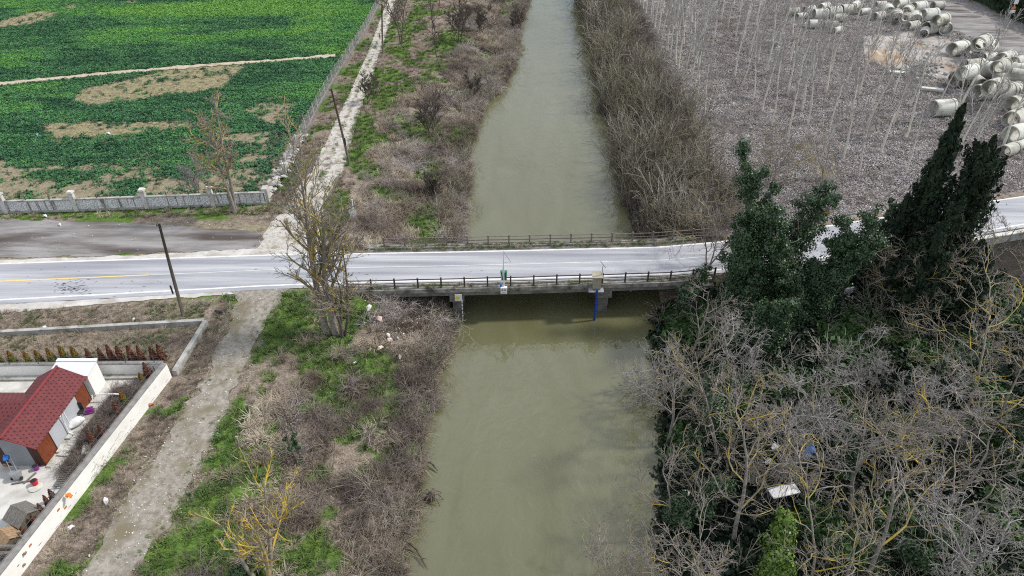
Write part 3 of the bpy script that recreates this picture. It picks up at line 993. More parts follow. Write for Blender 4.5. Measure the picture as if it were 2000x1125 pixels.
wf_ = thing("wire_fence", "grey wire mesh fence with thin posts between field and gravel track", "fence", (-26.6, 110, -.2))
fpts = [(-26.7 + .25 * math.sin(y * .11) - .006 * (y - 80), float(y)) for y in np.arange(74, 178, 2.6)]
for x, y in fpts:
    z = hz(x, y)
    MB().box((x, y, z + .85), (.09, .09, 1.9)).build("post", "concrete_pale", wf_)
    MB().box((x - .0, y + 1.3, z + .12), (.25, 2.6, .34)).build("footing", "stone_dark", wf_)
b = MB()
for i in range(len(fpts) - 1):
    (xa, ya), (xb, yb) = fpts[i], fpts[i + 1]
    za, zb = hz(xa, ya), hz(xb, yb)
    for z in (.25, .9, 1.65):
        b.bar((xa, ya, za + z), (xb, yb, zb + z), .014)
    for k in range(11):
        u0, u1 = k / 11, min(1, (k + 4) / 11)
        s = (u1 - u0) * 11 / 4
        b.bar((xa + (xb - xa) * u0, ya + (yb - ya) * u0, za + .25), (xa + (xb - xa) * u1, ya + (yb - ya) * u1, za + .25 + 1.4 * s), .012)
        b.bar((xa + (xb - xa) * u0, ya + (yb - ya) * u0, za + 1.65), (xa + (xb - xa) * u1, ya + (yb - ya) * u1, za + 1.65 - 1.4 * s), .012)
tag(b.build("wire_mesh", "mesh_wire", wf_), kind="stuff")

# ------------------------------------------------------------------ utility poles and cable
pole_tops = []


def pole(bpx, zb, lean, h, label):
    x, y = P(*bpx, zb)
    z = hz(x, y)
    t = thing("utility_pole", label, "pole", (x, y, z), "wooden utility poles")
    top = (x + lean[0], y + lean[1], z + h)
    MB().tube([(x, y, z - .5), (x + lean[0] * .5, y + lean[1] * .5, z + h * .5), top], [.155, .13, .095], 10).build("shaft", "pole_wood", t, True)
    for k, (dz, dx) in enumerate(((.2, -.1), (.65, -.12), (1.9, -.11))):
        q = MB()
        q.bar((top[0], top[1], top[2] - dz), (top[0] + dx * 2.2, top[1], top[2] - dz), .05)
        q.tube([(top[0] + dx * 2.2, top[1], top[2] - dz - .02), (top[0] + dx * 2.2, top[1], top[2] - dz + .14)], [.06, .04], 8)
        q.build("insulator", "concrete_pale" if k else "wire", t)
    MB().tube([(x - .12, y - .1, z + 2.4), (x - .12, y - .1, z + 3.2)], .07, 6).build("junction_box", "black_plastic", t)
    pole_tops.append(top)


pole((357, 615), -.1, (0.55, 0.2, 0), 8.9, "leaning wooden utility pole on the near verge of the road")
pole((683, 318), -.2, (-0.85, 0.1, 0), 9.0, "leaning wooden utility pole in the brush beside the gravel track")
pole((747, 105), -.2, (0.75, 0.1, 0), 7.9, "far upright wooden utility pole at the edge of the gravel track")
for a, bb, lab in ((0, 1, "thin overhead cable from the near pole over the lay-by"), (1, 2, "thin overhead cable between the two poles by the gravel track")):
    A, B = Vector(pole_tops[a]), Vector(pole_tops[bb])
    pts = [A.lerp(B, i / 14) - Vector((0, 0, .2 + 1.6 * (1 - (2 * i / 14 - 1) ** 2))) for i in range(15)]
    tag(MB().tube(pts, .022, 5).build("overhead_cable", "wire"), lab, "cable")

x, y = P(690, 428, -.5)
z = hz(x, y)
t = thing("marker_post", "white leaning post with a ribbed sheet in the brush before the bridge", "post", (x, y, z))
MB().tube([(x + .1, y, z - .3), (x + .15, y + .1, z + 2.3)], .06, 8).build("post", "white_metal", t)
b = MB()
for k in range(5):
    b.box((x - .22 + k * .14, y - .08, z + .65), (.10, .03, 1.1), .1)
b.build("ribbed_sheet", "white_metal", t)
MB().box((x + .05, y - .05, z + .9), (.75, .03, .06), .1).build("crossbar", "white_metal", t)

# ------------------------------------------------------------------ yard with shed
yx0, yx1 = -46.0, -26.9
yard = MB()
yard.plate([(-46, 20, -.14), (-28.3, 20, -.14), (-26.3, 38.1, -.14), (-46, 38.0, -.14)], .3)
tag(yard.build("yard_floor", "yard_concrete"), kind="structure")
tag(MB().plate([(-29.2, 28.6, -.10), (-27.2, 28.3, -.10), (-26.4, 37.4, -.10), (-29.3, 37.2, -.10), (-29.8, 33, -.10)], .2).build("soil_bed", "soil"), kind="structure")

lw = thing("low_wall", "low weathered concrete wall turning the corner above the brown verge", "wall", (-33, 43.5, -.2))
MB().box((-42.5, 43.15, .02), (34.2, .34, .5), math.atan2(1.5, 16)).build("long_side", "concrete", lw)
MB().box((-25.42, 41.55, .04), (.36, 6.1, .54), -.03).build("short_side", "concrete", lw)
iw = thing("inner_wall", "whitewashed inner wall behind the shed below the row of small thujas", "wall", (-34, 38.3, -.2))
MB().box((-36.3, 38.42, .35), (20.2, .22, 1.25), .02).build("wall", "white_paint", iw)
MB().box((-36.3, 38.1, -.08), (20.2, .5, .22), .02).build("plinth", "concrete", iw)
MB().box((-36.3, 38.46, 1.01), (20.2, .34, .06), .02).build("coping", "coping", iw)

gw = thing("garden_wall", "long bright white garden wall running beside the dirt track", "wall", (-26.8, 30, -.2))
ga, gb = (-25.72, 38.35), (-28.6, 16.0)
gang = math.atan2(gb[1] - ga[1], gb[0] - ga[0])
gl = math.hypot(gb[0] - ga[0], gb[1] - ga[1])
gm = ((ga[0] + gb[0]) / 2, (ga[1] + gb[1]) / 2)
MB().box((gm[0] - .14, gm[1], .4), (gl, .28, 1.5), gang).build("wall", "white_paint", gw)
MB().box((gm[0] - .24, gm[1], 1.17), (gl + .1, .50, .06), gang).build("coping", "coping", gw)
for (px, py) in ((137, 967), (140, 980), (125, 992), (65, 1062), (64, 1076)):
    x, y = P(px, py, .9)
    k = (y - ga[1]) / (gb[1] - ga[1])
    xw = ga[0] + (gb[0] - ga[0]) * k
    MB().box((xw + .012, y, .55 + rnd.uniform(-.3, .3)), (.03, .2, .12), gang + math.pi / 2).build("brick", "brick_orange", gw)
b = MB()
for i in range(26):
    k = rnd.random()
    y = ga[1] + (gb[1] - ga[1]) * k
    xw = ga[0] + (gb[0] - ga[0]) * k
    zz = rnd.uniform(-.2, 1.0)
    b.box((xw + .004, y, zz), (.012, rnd.uniform(.1, .5), rnd.uniform(.02, .06)), gang + math.pi / 2)
tag(b.build("flaked_patch", "concrete", gw), kind="stuff")
gf = thing("wire_strands", "dark wire strands on short stakes along the top of the white garden wall", "fence", (-27, 30, 1.2))
for i in range(8):
    k = (i + .3) / 8
    x, y = ga[0] + (gb[0] - ga[0]) * k - .42, ga[1] + (gb[1] - ga[1]) * k
    MB().box((x, y, 1.25), (.05, .05, .9)).build("stake", "wire", gf)
for dz in (.92, 1.25, 1.6):
    MB().tube([(ga[0] - .42, ga[1], dz), (gm[0] - .42, gm[1], dz - .03), (gb[0] - .42, gb[1], dz)], .016, 5).build("strand", "wire", gf)
gf = thing("wire_strands", "thin wire strands along the inner wall in front of the thuja row", "fence", (-34, 38.5, 1.0))
for i in range(9):
    MB().box((-44 + i * 2.15, 38.5 + (i - 4) * .04, 1.35), (.04, .04, .75)).build("stake", "wire", gf)
for dz in (1.25, 1.5, 1.7):
    MB().tube([(-46, 38.3, dz), (-26.4, 38.65, dz)], .012, 5).build("strand", "wire", gf)

# shed
sh = thing("shed", "grey panel shed with red shingle roof and red-brown wooden corners", "shed", (-32, 32.8, -.15))
X1, X0, Y0, Y1, ZE, ZR, XR = -30.55, -33.4, 29.85, 35.95, 2.12, 2.95, -31.98
zb = -.1
MB().plate([(X0, Y0, zb), (X1, Y0, zb), (X1, Y1, zb), (X0, Y1, zb)], .15).build("floor_slab", "concrete", sh)


def wallpoly(name, pts, m, n):
    return MB().plate(pts, .08, Vector(n)).build(name, m, sh)


ywx = [Y0, Y0 + 1.35, Y0 + 3.3, Y0 + 4.75, Y1]
for i, (m, nm) in enumerate((("red_wood", "corner_panel"), ("panel_grey", "wall_panel"), ("panel_grey", "wall_panel"), ("red_wood", "corner_panel"))):
    g = .012
    wallpoly(nm, [(X1, ywx[i] + g, zb), (X1, ywx[i + 1] - g, zb), (X1, ywx[i + 1] - g, ZE), (X1, ywx[i] + g, ZE)], m, (-1, 0, 0))
MB().box((X1 + .02, ywx[1] + 1.9, 1.0), (.03, .05, 2.2)).build("batten", "white_metal", sh)
MB().box((X1 + .02, ywx[1] + .03, 1.0), (.03, .05, 2.2)).build("batten", "dark_wood", sh)
wallpoly("gable_wall", [(X0, Y0, zb), (X1 - .62, Y0, zb), (X1 - .62, Y0, ZE + .36), (XR, Y0, ZR), (X0, Y0, ZE)], "panel_shaded", (0, 1, 0))
wallpoly("corner_panel", [(X1 - .61, Y0, zb), (X1 - .02, Y0, zb), (X1 - .02, Y0, ZE), (X1 - .61, Y0, ZE + .35)], "dark_wood", (0, 1, 0))
MB().box((X0 + .3, Y0 - .02, .9), (.55, .05, 1.9)).build("door", "dark_wood", sh)
wallpoly("rear_wall", [(X0, Y1, zb), (X1, Y1, zb), (X1, Y1, ZE), (XR, Y1, ZR), (X0, Y1, ZE)], "panel_grey", (0, -1, 0))
wallpoly("side_wall", [(X0, Y0 + .1, zb), (X0, Y1 - .1, zb), (X0, Y1 - .1, ZE), (X0, Y0 + .1, ZE)], "panel_grey", (1, 0, 0))


def slope(a, b, c, d, name="roof_slope"):
    """a-b along the eave, d-c along the ridge; UV in metres"""
    pts = [Vector(p) for p in (a, b, c, d)]
    n = (pts[1] - pts[0]).cross(pts[3] - pts[0]).normalized()
    if n.z < 0:
        n = -n
    bld = MB().plate(pts, .05, -n)
    o = bld.build(name, "shingle", sh)
    u = (pts[1] - pts[0]).normalized()
    w = (n.cross(u)).normalized()
    me = o.data
    uvl = me.uv_layers.new(name="UVMap")
    off = ROOT[sh.name]
    for l in me.loops:
        p = me.vertices[l.vertex_index].co + off - pts[0]
        uvl.data[l.index].uv = (p.dot(u), p.dot(w))
    return o


OV = .38
zo = ZE - .16
slope((X1 + OV, Y0 - .35, zo), (X1 + OV, Y1 + .1, zo), (XR, Y1 + .1, ZR + .06), (XR, Y0 - .35, ZR + .06))
slope((X0 - OV, Y1 + .1, zo), (X0 - OV, Y0 - .35, zo), (XR, Y0 - .35, ZR + .06), (XR, Y1 + .1, ZR + .06))
# wing to the left with its own ridge
yw, zw = 33.0, 2.62
slope((-36.5, yw - 1.5, 1.98), (-32.9, yw - 1.5, 1.98), (-32.2, yw, zw + .12), (-36.5, yw, zw), "wing_slope")
slope((-32.9, yw + 1.5, 1.98), (-36.5, yw + 1.5, 1.98), (-36.5, yw, zw), (-32.2, yw, zw + .12), "wing_slope")
MB().box((-35, yw, .9), (3.2, 2.6, 2.1)).build("wing_wall", "panel_grey", sh)
MB().tube([(XR, Y0 - .38, ZR + .07), (XR, Y1 + .12, ZR + .07)], .09, 6).build("ridge_cap", "ridge_red", sh)
MB().tube([(XR, Y0 - .42, ZR + .04), (X1 + OV, Y0 - .38, zo)], .05, 6).tube([(XR, Y0 - .42, ZR + .04), (X0 - OV, Y0 - .38, zo)], .05, 6).build("verge_trim", "ridge_red", sh)
MB().box((XR, Y0 - .42, ZR + .05), (.26, .1, .2)).build("finial", "ridge_red", sh)
MB().tube([(X1 + .36, Y0 + 2.4, zo - .05), (X1 + .30, Y0 + 2.75, zo + .02), (X1 + .12, Y0 + 2.75, 1.0), (X1 + .12, Y0 + 2.72, .1), (X1 + .5, Y0 + 2.6, .0)], .05, 8).build("downpipe", "white_metal", sh)
MB().tube([(X1 + .3, Y1 - .25, .5), (X1 + .35, Y1 - .3, .2), (X1 + .55, Y1 - .2, .55), (X1 + 1.9, Y1 - .1, .5), (X1 + 2.3, Y1, .35)], .055, 8).build("waste_pipe", "white_metal", sh)
for k in range(5):
    MB().box((X1 + .22, Y0 + .2 + k * 1.2, -.06), (.3, .7, .14), rnd.uniform(-.1, .1)).build("kerb_stone", "concrete_pale", sh)

an = thing("white_annex", "small white sheet-clad annex box behind the red-roofed shed", "shed", (-31.8, 37, -.15))
MB().box((-31.75, 37.0, .85), (2.7, 1.45, 2.0)).build("wall", "white_paint", an)
MB().plate([(-33.2, 36.22, 1.92), (-30.3, 36.22, 1.92), (-30.3, 37.78, 2.1), (-33.2, 37.78, 2.1)], .07).build("roof", "roof_sheet", an)
MB().box((-31.75, 37.70, 2.13), (2.9, .3, .05)).build("roof_edge", "white_metal", an)


# kennels made of single planks
def kennel(cx, cy, rz, w, d, h, label, m1, m2):
    t = thing("kennel", label, "kennel", (cx, cy, -.14), "wooden kennels", rz)
    ROOT[t.name] = Vector()
    r = random.Random(int(cx * 100))
    for s, axis in ((-1, 0), (1, 0), (-1, 1), (1, 1)):
        n = 4
        for k in range(n):
            zc = (k + .5) * h / n
            if axis:
                MB().box((0, s * (d / 2 - .03), zc), (w - .06, .04, h / n - .02)).build("plank", m1, t)
            else:
                MB().box((s * (w / 2 - .03), 0, zc), (.04, d - .1, h / n - .02)).build("plank", m1, t)
    n = 6
    for s in (-1, 1):
        for k in range(n):
            y = -d / 2 - .06 + (k + .5) * (d + .16) / n
            a = (0, y, h + .42 + r.uniform(-.01, .015))
            e = (s * (w / 2 + .14), y + r.uniform(-.02, .02), h - .06 + r.uniform(-.02, .02))
            MB().bar(a, e, (d + .16) / n - .015, .03).build("roof_board", m2, t)
    for s in (-1, 1):
        y = s * (d / 2 - .03)
        MB().plate([(-w / 2, y - .02, h), (w / 2, y - .02, h), (0, y - .02, h + .4)], .04, Vector((0, 1, 0))).build("gable_board", m1, t)
    MB().box((0, -d / 2 - .005, h * .4), (w * .42, .03, h * .7)).build("doorway", "black_plastic", t)
    return t


kx, ky = P(46, 1008, .4)
kennel(kx, ky, 1.15, 1.25, 1.35, .75, "weathered wooden kennel with pitched board roof, the larger one in the yard", "old_wood", "grey_wood")
kx, ky = P(16, 1052, .4)
kennel(kx, ky, 1.0, 1.0, 1.1, .6, "smaller tan wooden kennel at the left edge below the larger kennel", "old_wood", "tan_wood")

# timber stack in the corner
x, y = P(14, 1102, .2)
t = thing("timber_stack", "dark stack of old timber and pallets in the bottom left corner", "timber", (x, y, -.14))
for k in range(16):
    MB().box((x + rnd.uniform(-.3, .3), y + rnd.uniform(-.7, .7), -.05 + .07 * k % 1.0), (rnd.uniform(1.2, 2.0), .14, .05), rnd.uniform(-.25, .25)).build("plank", rnd.choice(("grey_wood", "old_wood")), t)
x, y = P(130, 936, 0)
t = thing("pallet", "grey slatted wooden pallet leaning on the garden wall", "pallet", (x, y, -.14))
for k in range(7):
    MB().box((x, y - .55 + k * .18, .12 + .0), (1.0, .11, .025), .12).build("slat", "grey_wood", t)
for s in (-.42, 0, .42):
    MB().box((x + s, y, .03), (.09, 1.25, .13), .12).build("bearer", "grey_wood", t)

# small things in the yard
def bucket(px, py, r, h, m, label, handle=True, z=-.14):
    x, y = P(px, py, z + .1)
    t = thing("bucket", label, "bucket", (x, y, z))
    MB().tube([(x, y, z), (x, y, z + h * .5), (x, y, z + h)], [r * .75, r * .88, r], 14).build("body", m, t)
    MB().tube([(x, y, z + h - .01), (x, y, z + h + .012)], r * .9, 14).build("contents", "black_plastic", t)
    if handle:
        MB().tube([(x + r * math.cos(a), y - .05 * math.sin(a), z + h - .3 * r * math.sin(a)) for a in np.linspace(0, math.pi, 8)], .012, 5).build("handle", "wire", t)


bucket(69, 945, .21, .42, "red_plastic", "red bucket with dark contents standing on a pale basin")
x, y = P(70, 952, -.14)
tag(MB().tube([(x, y, -.139), (x, y, -.09), (x, y, -.07)], [.25, .42, .40], 18).build("basin", "concrete_pale"), "shallow pale basin under the red bucket", "basin")
bucket(71, 915, .19, .36, "purple_plastic", "purple bucket against the shed's shaded gable wall")
x, y = P(177, 805, -.1)
tag(MB().box((x, y, .08), (.5, .38, .4), .4, .9).build("crate", "purple_plastic"), "purple plastic crate beside the black chair", "crate")
x, y = P(160, 812, -.1)
t = thing("chair", "black chair standing against the shed's side wall", "chair", (x, y, -.14))
MB().box((x, y, .33), (.48, .46, .06)).build("seat", "black_plastic", t)
MB().box((x - .05, y + .24, .68), (.46, .05, .6)).build("backrest", "black_plastic", t)
for sx_, sy_ in ((-1, -1), (1, -1), (-1, 1), (1, 1)):
    MB().box((x + sx_ * .2, y + sy_ * .19, .08), (.04, .04, .46)).build("leg", "galvanised", t)
x, y = P(151, 830, -.1)
tag(MB().tube([(x - .3, y - .35, .08), (x - .1, y - .15, .22), (x + .15, y + .2, .2), (x + .3, y + .42, .06)], [.18, .34, .32, .15], 8).build("sack", "bag_white", None, True), "pale stuffed sack lying by the shed wall", "sack")
x, y = P(172, 880, -.1)
t = thing("slab_stack", "three pale concrete slabs leaning by the garden wall", "slabs", (x, y, -.1))
for k in range(3):
    MB().box((x - .2 + k * .18, y + .02 * k, .12), (.16, 1.1, .08), .35).build("slab", "concrete_pale", t)
# hand truck with a blue cover
x, y = P(35, 935, -.1)
t = thing("hand_truck", "galvanised hand truck with tub and blue cover in front of the shed", "hand truck", (x, y, -.14))
for s in (-.2, .2):
    MB().tube([(x + s, y, .0), (x + s - .35, y + .55, 1.55)], .03, 6).build("rail", "galvanised", t)
for k in range(5):
    f_ = .15 + k * .18
    MB().tube([(x - .2 - .35 * f_, y + .55 * f_, 1.55 * f_), (x + .2 - .35 * f_, y + .55 * f_, 1.55 * f_)], .022, 6).build("rung", "galvanised", t)
MB().tube([(x, y + .05, -.02), (x - .02, y + .1, .5)], [.26, .34], 12).build("tub", "galvanised", t)
MB().tube([(x - .55, y + .45, 1.2), (x - .42, y + .5, 1.38), (x - .25, y + .52, 1.35)], [.12, .2, .14], 8).build("cover", "blue_plastic", t)
for s in (-.3, .3):
    MB().tube([(x + s - .03, y - .05, .0), (x + s + .03, y - .05, .0)], .13, 12).build("wheel", "black_plastic", t)
x, y = P(47, 942, -.1)
tag(MB().bar((x - .7, y - .15, -.08), (x + .75, y + .2, -.08), .09).bar((x + .05, y - .1, -.075), (x + .35, y + .75, -.075), .08).build("wooden_cross", "grey_wood"), "two grey battens nailed crosswise on the yard floor by the red bucket", "battens")
x, y = P(10, 908, 0)
tag(MB().tube([(x, y, -.1), (x - .1, y + .25, 1.6)], .025, 6).box((x + .02, y - .03, .0), (.25, .05, .3)).build("shovel", "tan_wood"), "long-handled shovel leaning at the shed's left corner", "shovel")
x, y = P(132, 966, 1.25)
b = MB().box((x, y, 1.235), (.3, .22, .06), .5, .9)
for k in range(4):
    b.bar((x + .1, y - .10 + k * .06, 1.23), (x + .30 + .02 * (k % 2), y - .22 + k * .055, 1.215), .05)
tag(b.build("work_glove", "orange_cloth"), "orange work glove lying on top of the white garden wall", "glove")
x, y = P(131, 880, -.05)
tag(MB().plate([(x - .5, y - .4, -.02), (x + .35, y - .5, -.02), (x + .55, y + .3, -.02), (x - .2, y + .5, -.02)], .06).build("loose_slab", "concrete_pale"), "loose pale slab on the soil near the shed's near corner", "slab")


# ------------------------------------------------------------------ foliage makers
def leaf_mesh(name, c, nrm, size, aspect=1.5, seed=0, droop=0.0):
    """one pointed quad per leaf, centred at c and facing roughly along nrm"""
    r = np.random.default_rng(seed)
    n = len(c)
    nrm = nrm + r.normal(0, .55, (n, 3))
    nrm /= np.linalg.norm(nrm, axis=1, keepdims=True) + 1e-9
    up = np.tile([0, 0, 1.0], (n, 1)) + r.normal(0, .6, (n, 3))
    u = np.cross(up, nrm)
    u /= np.linalg.norm(u, axis=1, keepdims=True) + 1e-9
    v = np.cross(nrm, u)
    s = (np.asarray(size) * r.uniform(.6, 1.35, n))[:, None]
    p = np.stack([c - v * s * aspect * .5, c + u * s * .5, c + v * s * aspect * .5 + nrm * s * .15, c - u * s * .5], 1).reshape(-1, 3)
    f = np.arange(4 * n).reshape(-1, 4)
    return np_mesh(name, p, f)


def conifer_points(h, r, n, seed, prof=None, lump=.22):
    q = np.random.default_rng(seed)
    t = q.random(n) ** .8
    prof = prof or (lambda t: np.minimum(1, t * 7) ** .6 * (1 - t) ** .75 * 1.25)
    a = q.uniform(0, 2 * np.pi, n)
    lum = 1 + lump * (fbm(a * 2.2 + seed, t * 9, 1.0, 3, seed) - .5) * 2.4
    rr = r * prof(t) * lum * (1 - .45 * q.random(n) ** 2)
    c = np.stack([rr * np.cos(a), rr * np.sin(a), t * h], 1)
    nr = np.stack([np.cos(a), np.sin(a), np.full(n, .35)], 1)
    return c, nr, t


def thuja(name, h, r, m, seed, n=520):
    c, nr, t = conifer_points(h, r, n, seed, lambda t: np.minimum(1, t * 6) ** .5 * (1 - t) ** .7 * 1.1, .25)
    return leaf_mesh(name, c, nr, .085 + .05 * (1 - t), 2.2, seed), c, nr, t


TH_ = {}
for nm, m, seed, n in (("green", "thuja_green", 3, 650), ("brown", "thuja_brown", 5, 520), ("thin", "thuja_brown", 9, 300), ("green", "thuja_green", 13, 650), ("brown", "thuja_brown", 15, 480)):
    me, c, nr, t = thuja("foliage", 1.5, .27, m, seed, n)
    me.materials.append(MAT[m])
    tip = None
    if nm == "green":
        k = t > .58
        tip = leaf_mesh("tip", c[k] * np.array([1.08, 1.08, 1.03]), nr[k], .08, 2.0, seed + 1)
        tip.materials.append(MAT["thuja_tip"])
    TH_.setdefault(nm, []).append((me, tip))
stem_me = bpy.data.meshes.new("stem")
b = MB().tube([(0, 0, -.15), (0, 0, 1.1)], [.035, .012], 6)
stem_me.from_pydata(b.v, [], b.f)
stem_me.materials.append(MAT["bark_dark"])


def put_thuja(px, py, kind, s, label, group, z=-.2):
    x, y = P(px, py, z)
    t = thing("thuja", label, "conifer", (x, y, hz(x, y) if z < -.15 else z), group, rnd.uniform(0, 6))
    t.scale = (s * rnd.uniform(.9, 1.1),) * 2 + (s,)
    me, tip = rnd.choice(TH_[kind])
    f = link_mesh("foliage", me, None, t)
    if tip:
        link_mesh("tip", tip, None, f)
    link_mesh("stem", stem_me, None, t)


row = [(5, 716, "green", 1.0), (31, 715, "green", 1.0), (60, 713, "green", .9), (84, 715, "green", 1.05), (108, 713, "green", 1.1), (131, 708, "green", 1.1), (154, 709, "green", 1.1), (181, 711, "brown", 1.05), (204, 709, "brown", 1.0), (223, 709, "brown", 1.2), (241, 709, "brown", 1.15), (262, 709, "brown", 1.15), (280, 708, "brown", 1.1), (304, 707, "thin", 1.05), (319, 706, "brown", 1.15)]
ords = ["first", "second", "third", "fourth", "fifth", "sixth", "seventh", "eighth", "ninth", "tenth", "eleventh", "twelfth", "thirteenth", "fourteenth", "last"]
for (px, py, k, s), o_ in zip(row, ords):
    d = {"green": "rusty-tipped green thuja", "brown": "dead brown thuja", "thin": "sparse dead thuja"}[k]
    put_thuja(px, py, k, s, f"{d}, {o_} from left in the row behind the inner wall", "thujas in the row behind the inner wall")
for px, py, k, s, lab in ((292, 738, "brown", 1.0, "dead brown thuja in the corner where the two white walls meet"), (280, 749, "green", .7, "small green thuja just left of the dead one in the wall corner"), (247, 793, "green", .95, "yellow-green thuja by the garden wall opposite the annex"),
                          (233, 812, "brown", .9, "brown thuja below the yellow-green one by the garden wall"), (205, 858, "brown", .9, "rusty thuja by the garden wall opposite the shed's middle"), (184, 868, "brown", .9, "rusty thuja left of its neighbour opposite the shed's middle"),
                          (108, 978, "thin", .75, "withered thuja nearest the pallet along the garden wall"), (98, 990, "thin", .75, "withered thuja level with the larger kennel's far end"), (87, 1006, "thin", .75, "withered thuja beside the larger kennel"), (74, 1028, "thin", .75, "withered thuja between the two kennels and the wall"), (56, 1052, "thin", .75, "withered thuja beside the smaller kennel")):
    put_thuja(px, py, k, s, lab, "thujas inside the yard along the garden wall", -.1)


# ------------------------------------------------------------------ bare trees
def tubes_np(sets, lich_of):
    V, Fc, A, n0 = [], [], [], 0
    for pts, rad, sides, lv in sets:
        N, K, _ = pts.shape
        tn = np.gradient(pts, axis=1)
        tn /= np.linalg.norm(tn, axis=2, keepdims=True) + 1e-9
        mean = tn.mean(1)
        ref = np.where(np.abs(mean[:, 2:3]) < .8, np.array([[0, 0, 1.0]]), np.array([[1.0, 0, 0]]))[:, None, :]
        a = np.cross(tn, np.broadcast_to(ref, tn.shape))
        a /= np.linalg.norm(a, axis=2, keepdims=True) + 1e-9
        c = np.cross(tn, a)
        w = np.arange(sides) * 2 * np.pi / sides
        ring = pts[:, :, None, :] + rad[:, :, None, None] * (np.cos(w)[None, None, :, None] * a[:, :, None, :] + np.sin(w)[None, None, :, None] * c[:, :, None, :])
        V.append(ring.reshape(-1, 3))
        idx = np.arange(N * K * sides).reshape(N, K, sides) + n0
        i0, i1 = idx[:, :-1, :], idx[:, 1:, :]
        Fc.append(np.stack([i0, np.roll(i0, -1, 2), np.roll(i1, -1, 2), i1], -1).reshape(-1, 4))
        A.append(np.repeat(lich_of(lv, N, K), sides))
        n0 += N * K * sides
    return np.concatenate(V), np.concatenate(Fc), np.concatenate(A)


def grow(r, pp, pr, m, t0, t1, ang, lf, K, up, wob, rmin, rfac=.7):
    N, Kp, _ = pp.shape
    plen = np.linalg.norm(np.diff(pp, axis=1), axis=2).sum(1)
    t = (np.arange(m)[None, :] + r.random((N, m))) / m * (t1 - t0) + t0
    fi = t * (Kp - 1)
    i0 = np.minimum(fi.astype(int), Kp - 2)
    fr = (fi - i0)[..., None]
    ii = np.arange(N)[:, None]
    base = pp[ii, i0] * (1 - fr) + pp[ii, i0 + 1] * fr
    rb = pr[ii, i0] * (1 - fr[..., 0]) + pr[ii, i0 + 1] * fr[..., 0]
    tg = pp[ii, i0 + 1] - pp[ii, i0]
    tg /= np.linalg.norm(tg, axis=2, keepdims=True) + 1e-9
    q = r.normal(0, 1, (N, m, 3))
    q -= (q * tg).sum(2, keepdims=True) * tg
    q /= np.linalg.norm(q, axis=2, keepdims=True) + 1e-9
    an = np.radians(r.uniform(ang[0], ang[1], (N, m)))[..., None]
    d = np.cos(an) * tg + np.sin(an) * q
    d[..., 2] += up
    d /= np.linalg.norm(d, axis=2, keepdims=True)
    ln = plen[:, None] * lf * (1.15 - .6 * t) * r.uniform(.6, 1.25, (N, m))
    base, d, ln, rb = base.reshape(-1, 3), d.reshape(-1, 3), ln.ravel(), rb.ravel()
    pts = [base]
    for k in range(K - 1):
        pts.append(pts[-1] + d * (ln / (K - 1))[:, None])
        d = d + r.normal(0, wob, d.shape)
        d[:, 2] += up * .25
        d /= np.linalg.norm(d, axis=1, keepdims=True)
    pts = np.stack(pts, 1)
    r0 = np.maximum(rb * rfac, rmin)
    rad = r0[:, None] * np.linspace(1, .35, K)[None, :]
    return pts, np.maximum(rad, rmin * .6)


def make_tree(seed, h, r0, stems=1, spread=.15, bare=.25, counts=(8, 6, 5, 4), ang=(35, 70), up=.18, lich=.4, wob=.10, lf=(.62, .55, .55, .5), rmin=(.03, .022, .016, .013), lean=(0, 0)):
    """returns trunk mesh, crown mesh, list of skeleton polylines"""
    r = np.random.default_rng(seed)
    K = 12
    P0 = []
    for s in range(stems):
        a = 2 * np.pi * (s + r.random() * .5) / stems
        d = np.array([math.cos(a) * spread + lean[0], math.sin(a) * spread + lean[1], 1.0])
        d /= np.linalg.norm(d)
        p = np.array([math.cos(a), math.sin(a), 0]) * (r0 * .8 if stems > 1 else 0) + np.array([0, 0, -.4])
        pts = [p]
        hh = h * (1 if s == 0 else r.uniform(.65, .95))
        for k in range(K - 1):
            pts.append(pts[-1] + d * hh / (K - 1))
            d = d + r.normal(0, wob * .55, 3)
            d[2] += .06
            d /= np.linalg.norm(d)
        P0.append(np.array(pts))
    P0 = np.array(P0)
    R0 = r0 / math.sqrt(stems) ** .7 * np.linspace(1, .16, K)[None, :] ** .9 * np.ones((stems, 1))
    R0[:, 0] *= 1.25
    sets = []
    pp, pr = P0, R0
    for lv, m in enumerate(counts):
        t0 = bare if lv == 0 else .18
        pp, pr = grow(r, pp, pr, m, t0, 1.0, ang if lv == 0 else (25, 65), lf[lv], (8, 6, 5, 4, 3)[lv], up * (1 if lv < 2 else .5), wob * (1.2 if lv else 1), rmin[lv], .62)
        sets.append((pp, pr, (6, 5, 3, 3, 3)[lv], lv + 1))

    def lo(lv, N, K):
        k = {0: lich * .35, 1: lich * .9, 2: lich * .9, 3: lich * .7, 4: lich * .4}.get(lv, 0)
        base = np.repeat(r.normal(k, .16 * (lich > .05), N)[:, None], K, 1)
        return base.ravel()
    tv, tf, ta = tubes_np([(P0, R0, 9, 0)], lo)
    cv, cf, ca = tubes_np(sets, lo)
    tme, cme = np_mesh("trunk", tv, tf, {"lich": ta}), np_mesh("crown", cv, cf, {"lich": ca})
    for m_ in (tme, cme):
        m_.polygons.foreach_set("use_smooth", [True] * len(m_.polygons))
    return tme, cme, P0, sets


def tree_thing(name, meshes, loc, label, cat="tree", group=None, rz=0.0, s=1.0, mt="bark", mc="bark", extra=None):
    t = thing(name, label, cat, loc, group, rz)
    t.scale = (s, s, s)
    tr = link_mesh("trunk", meshes[0], mt, t)
    link_mesh("crown", meshes[1], mc, t)
    if extra:
        link_mesh(extra[1] if len(extra) > 1 else "ivy", extra[0], None, t)
    return t


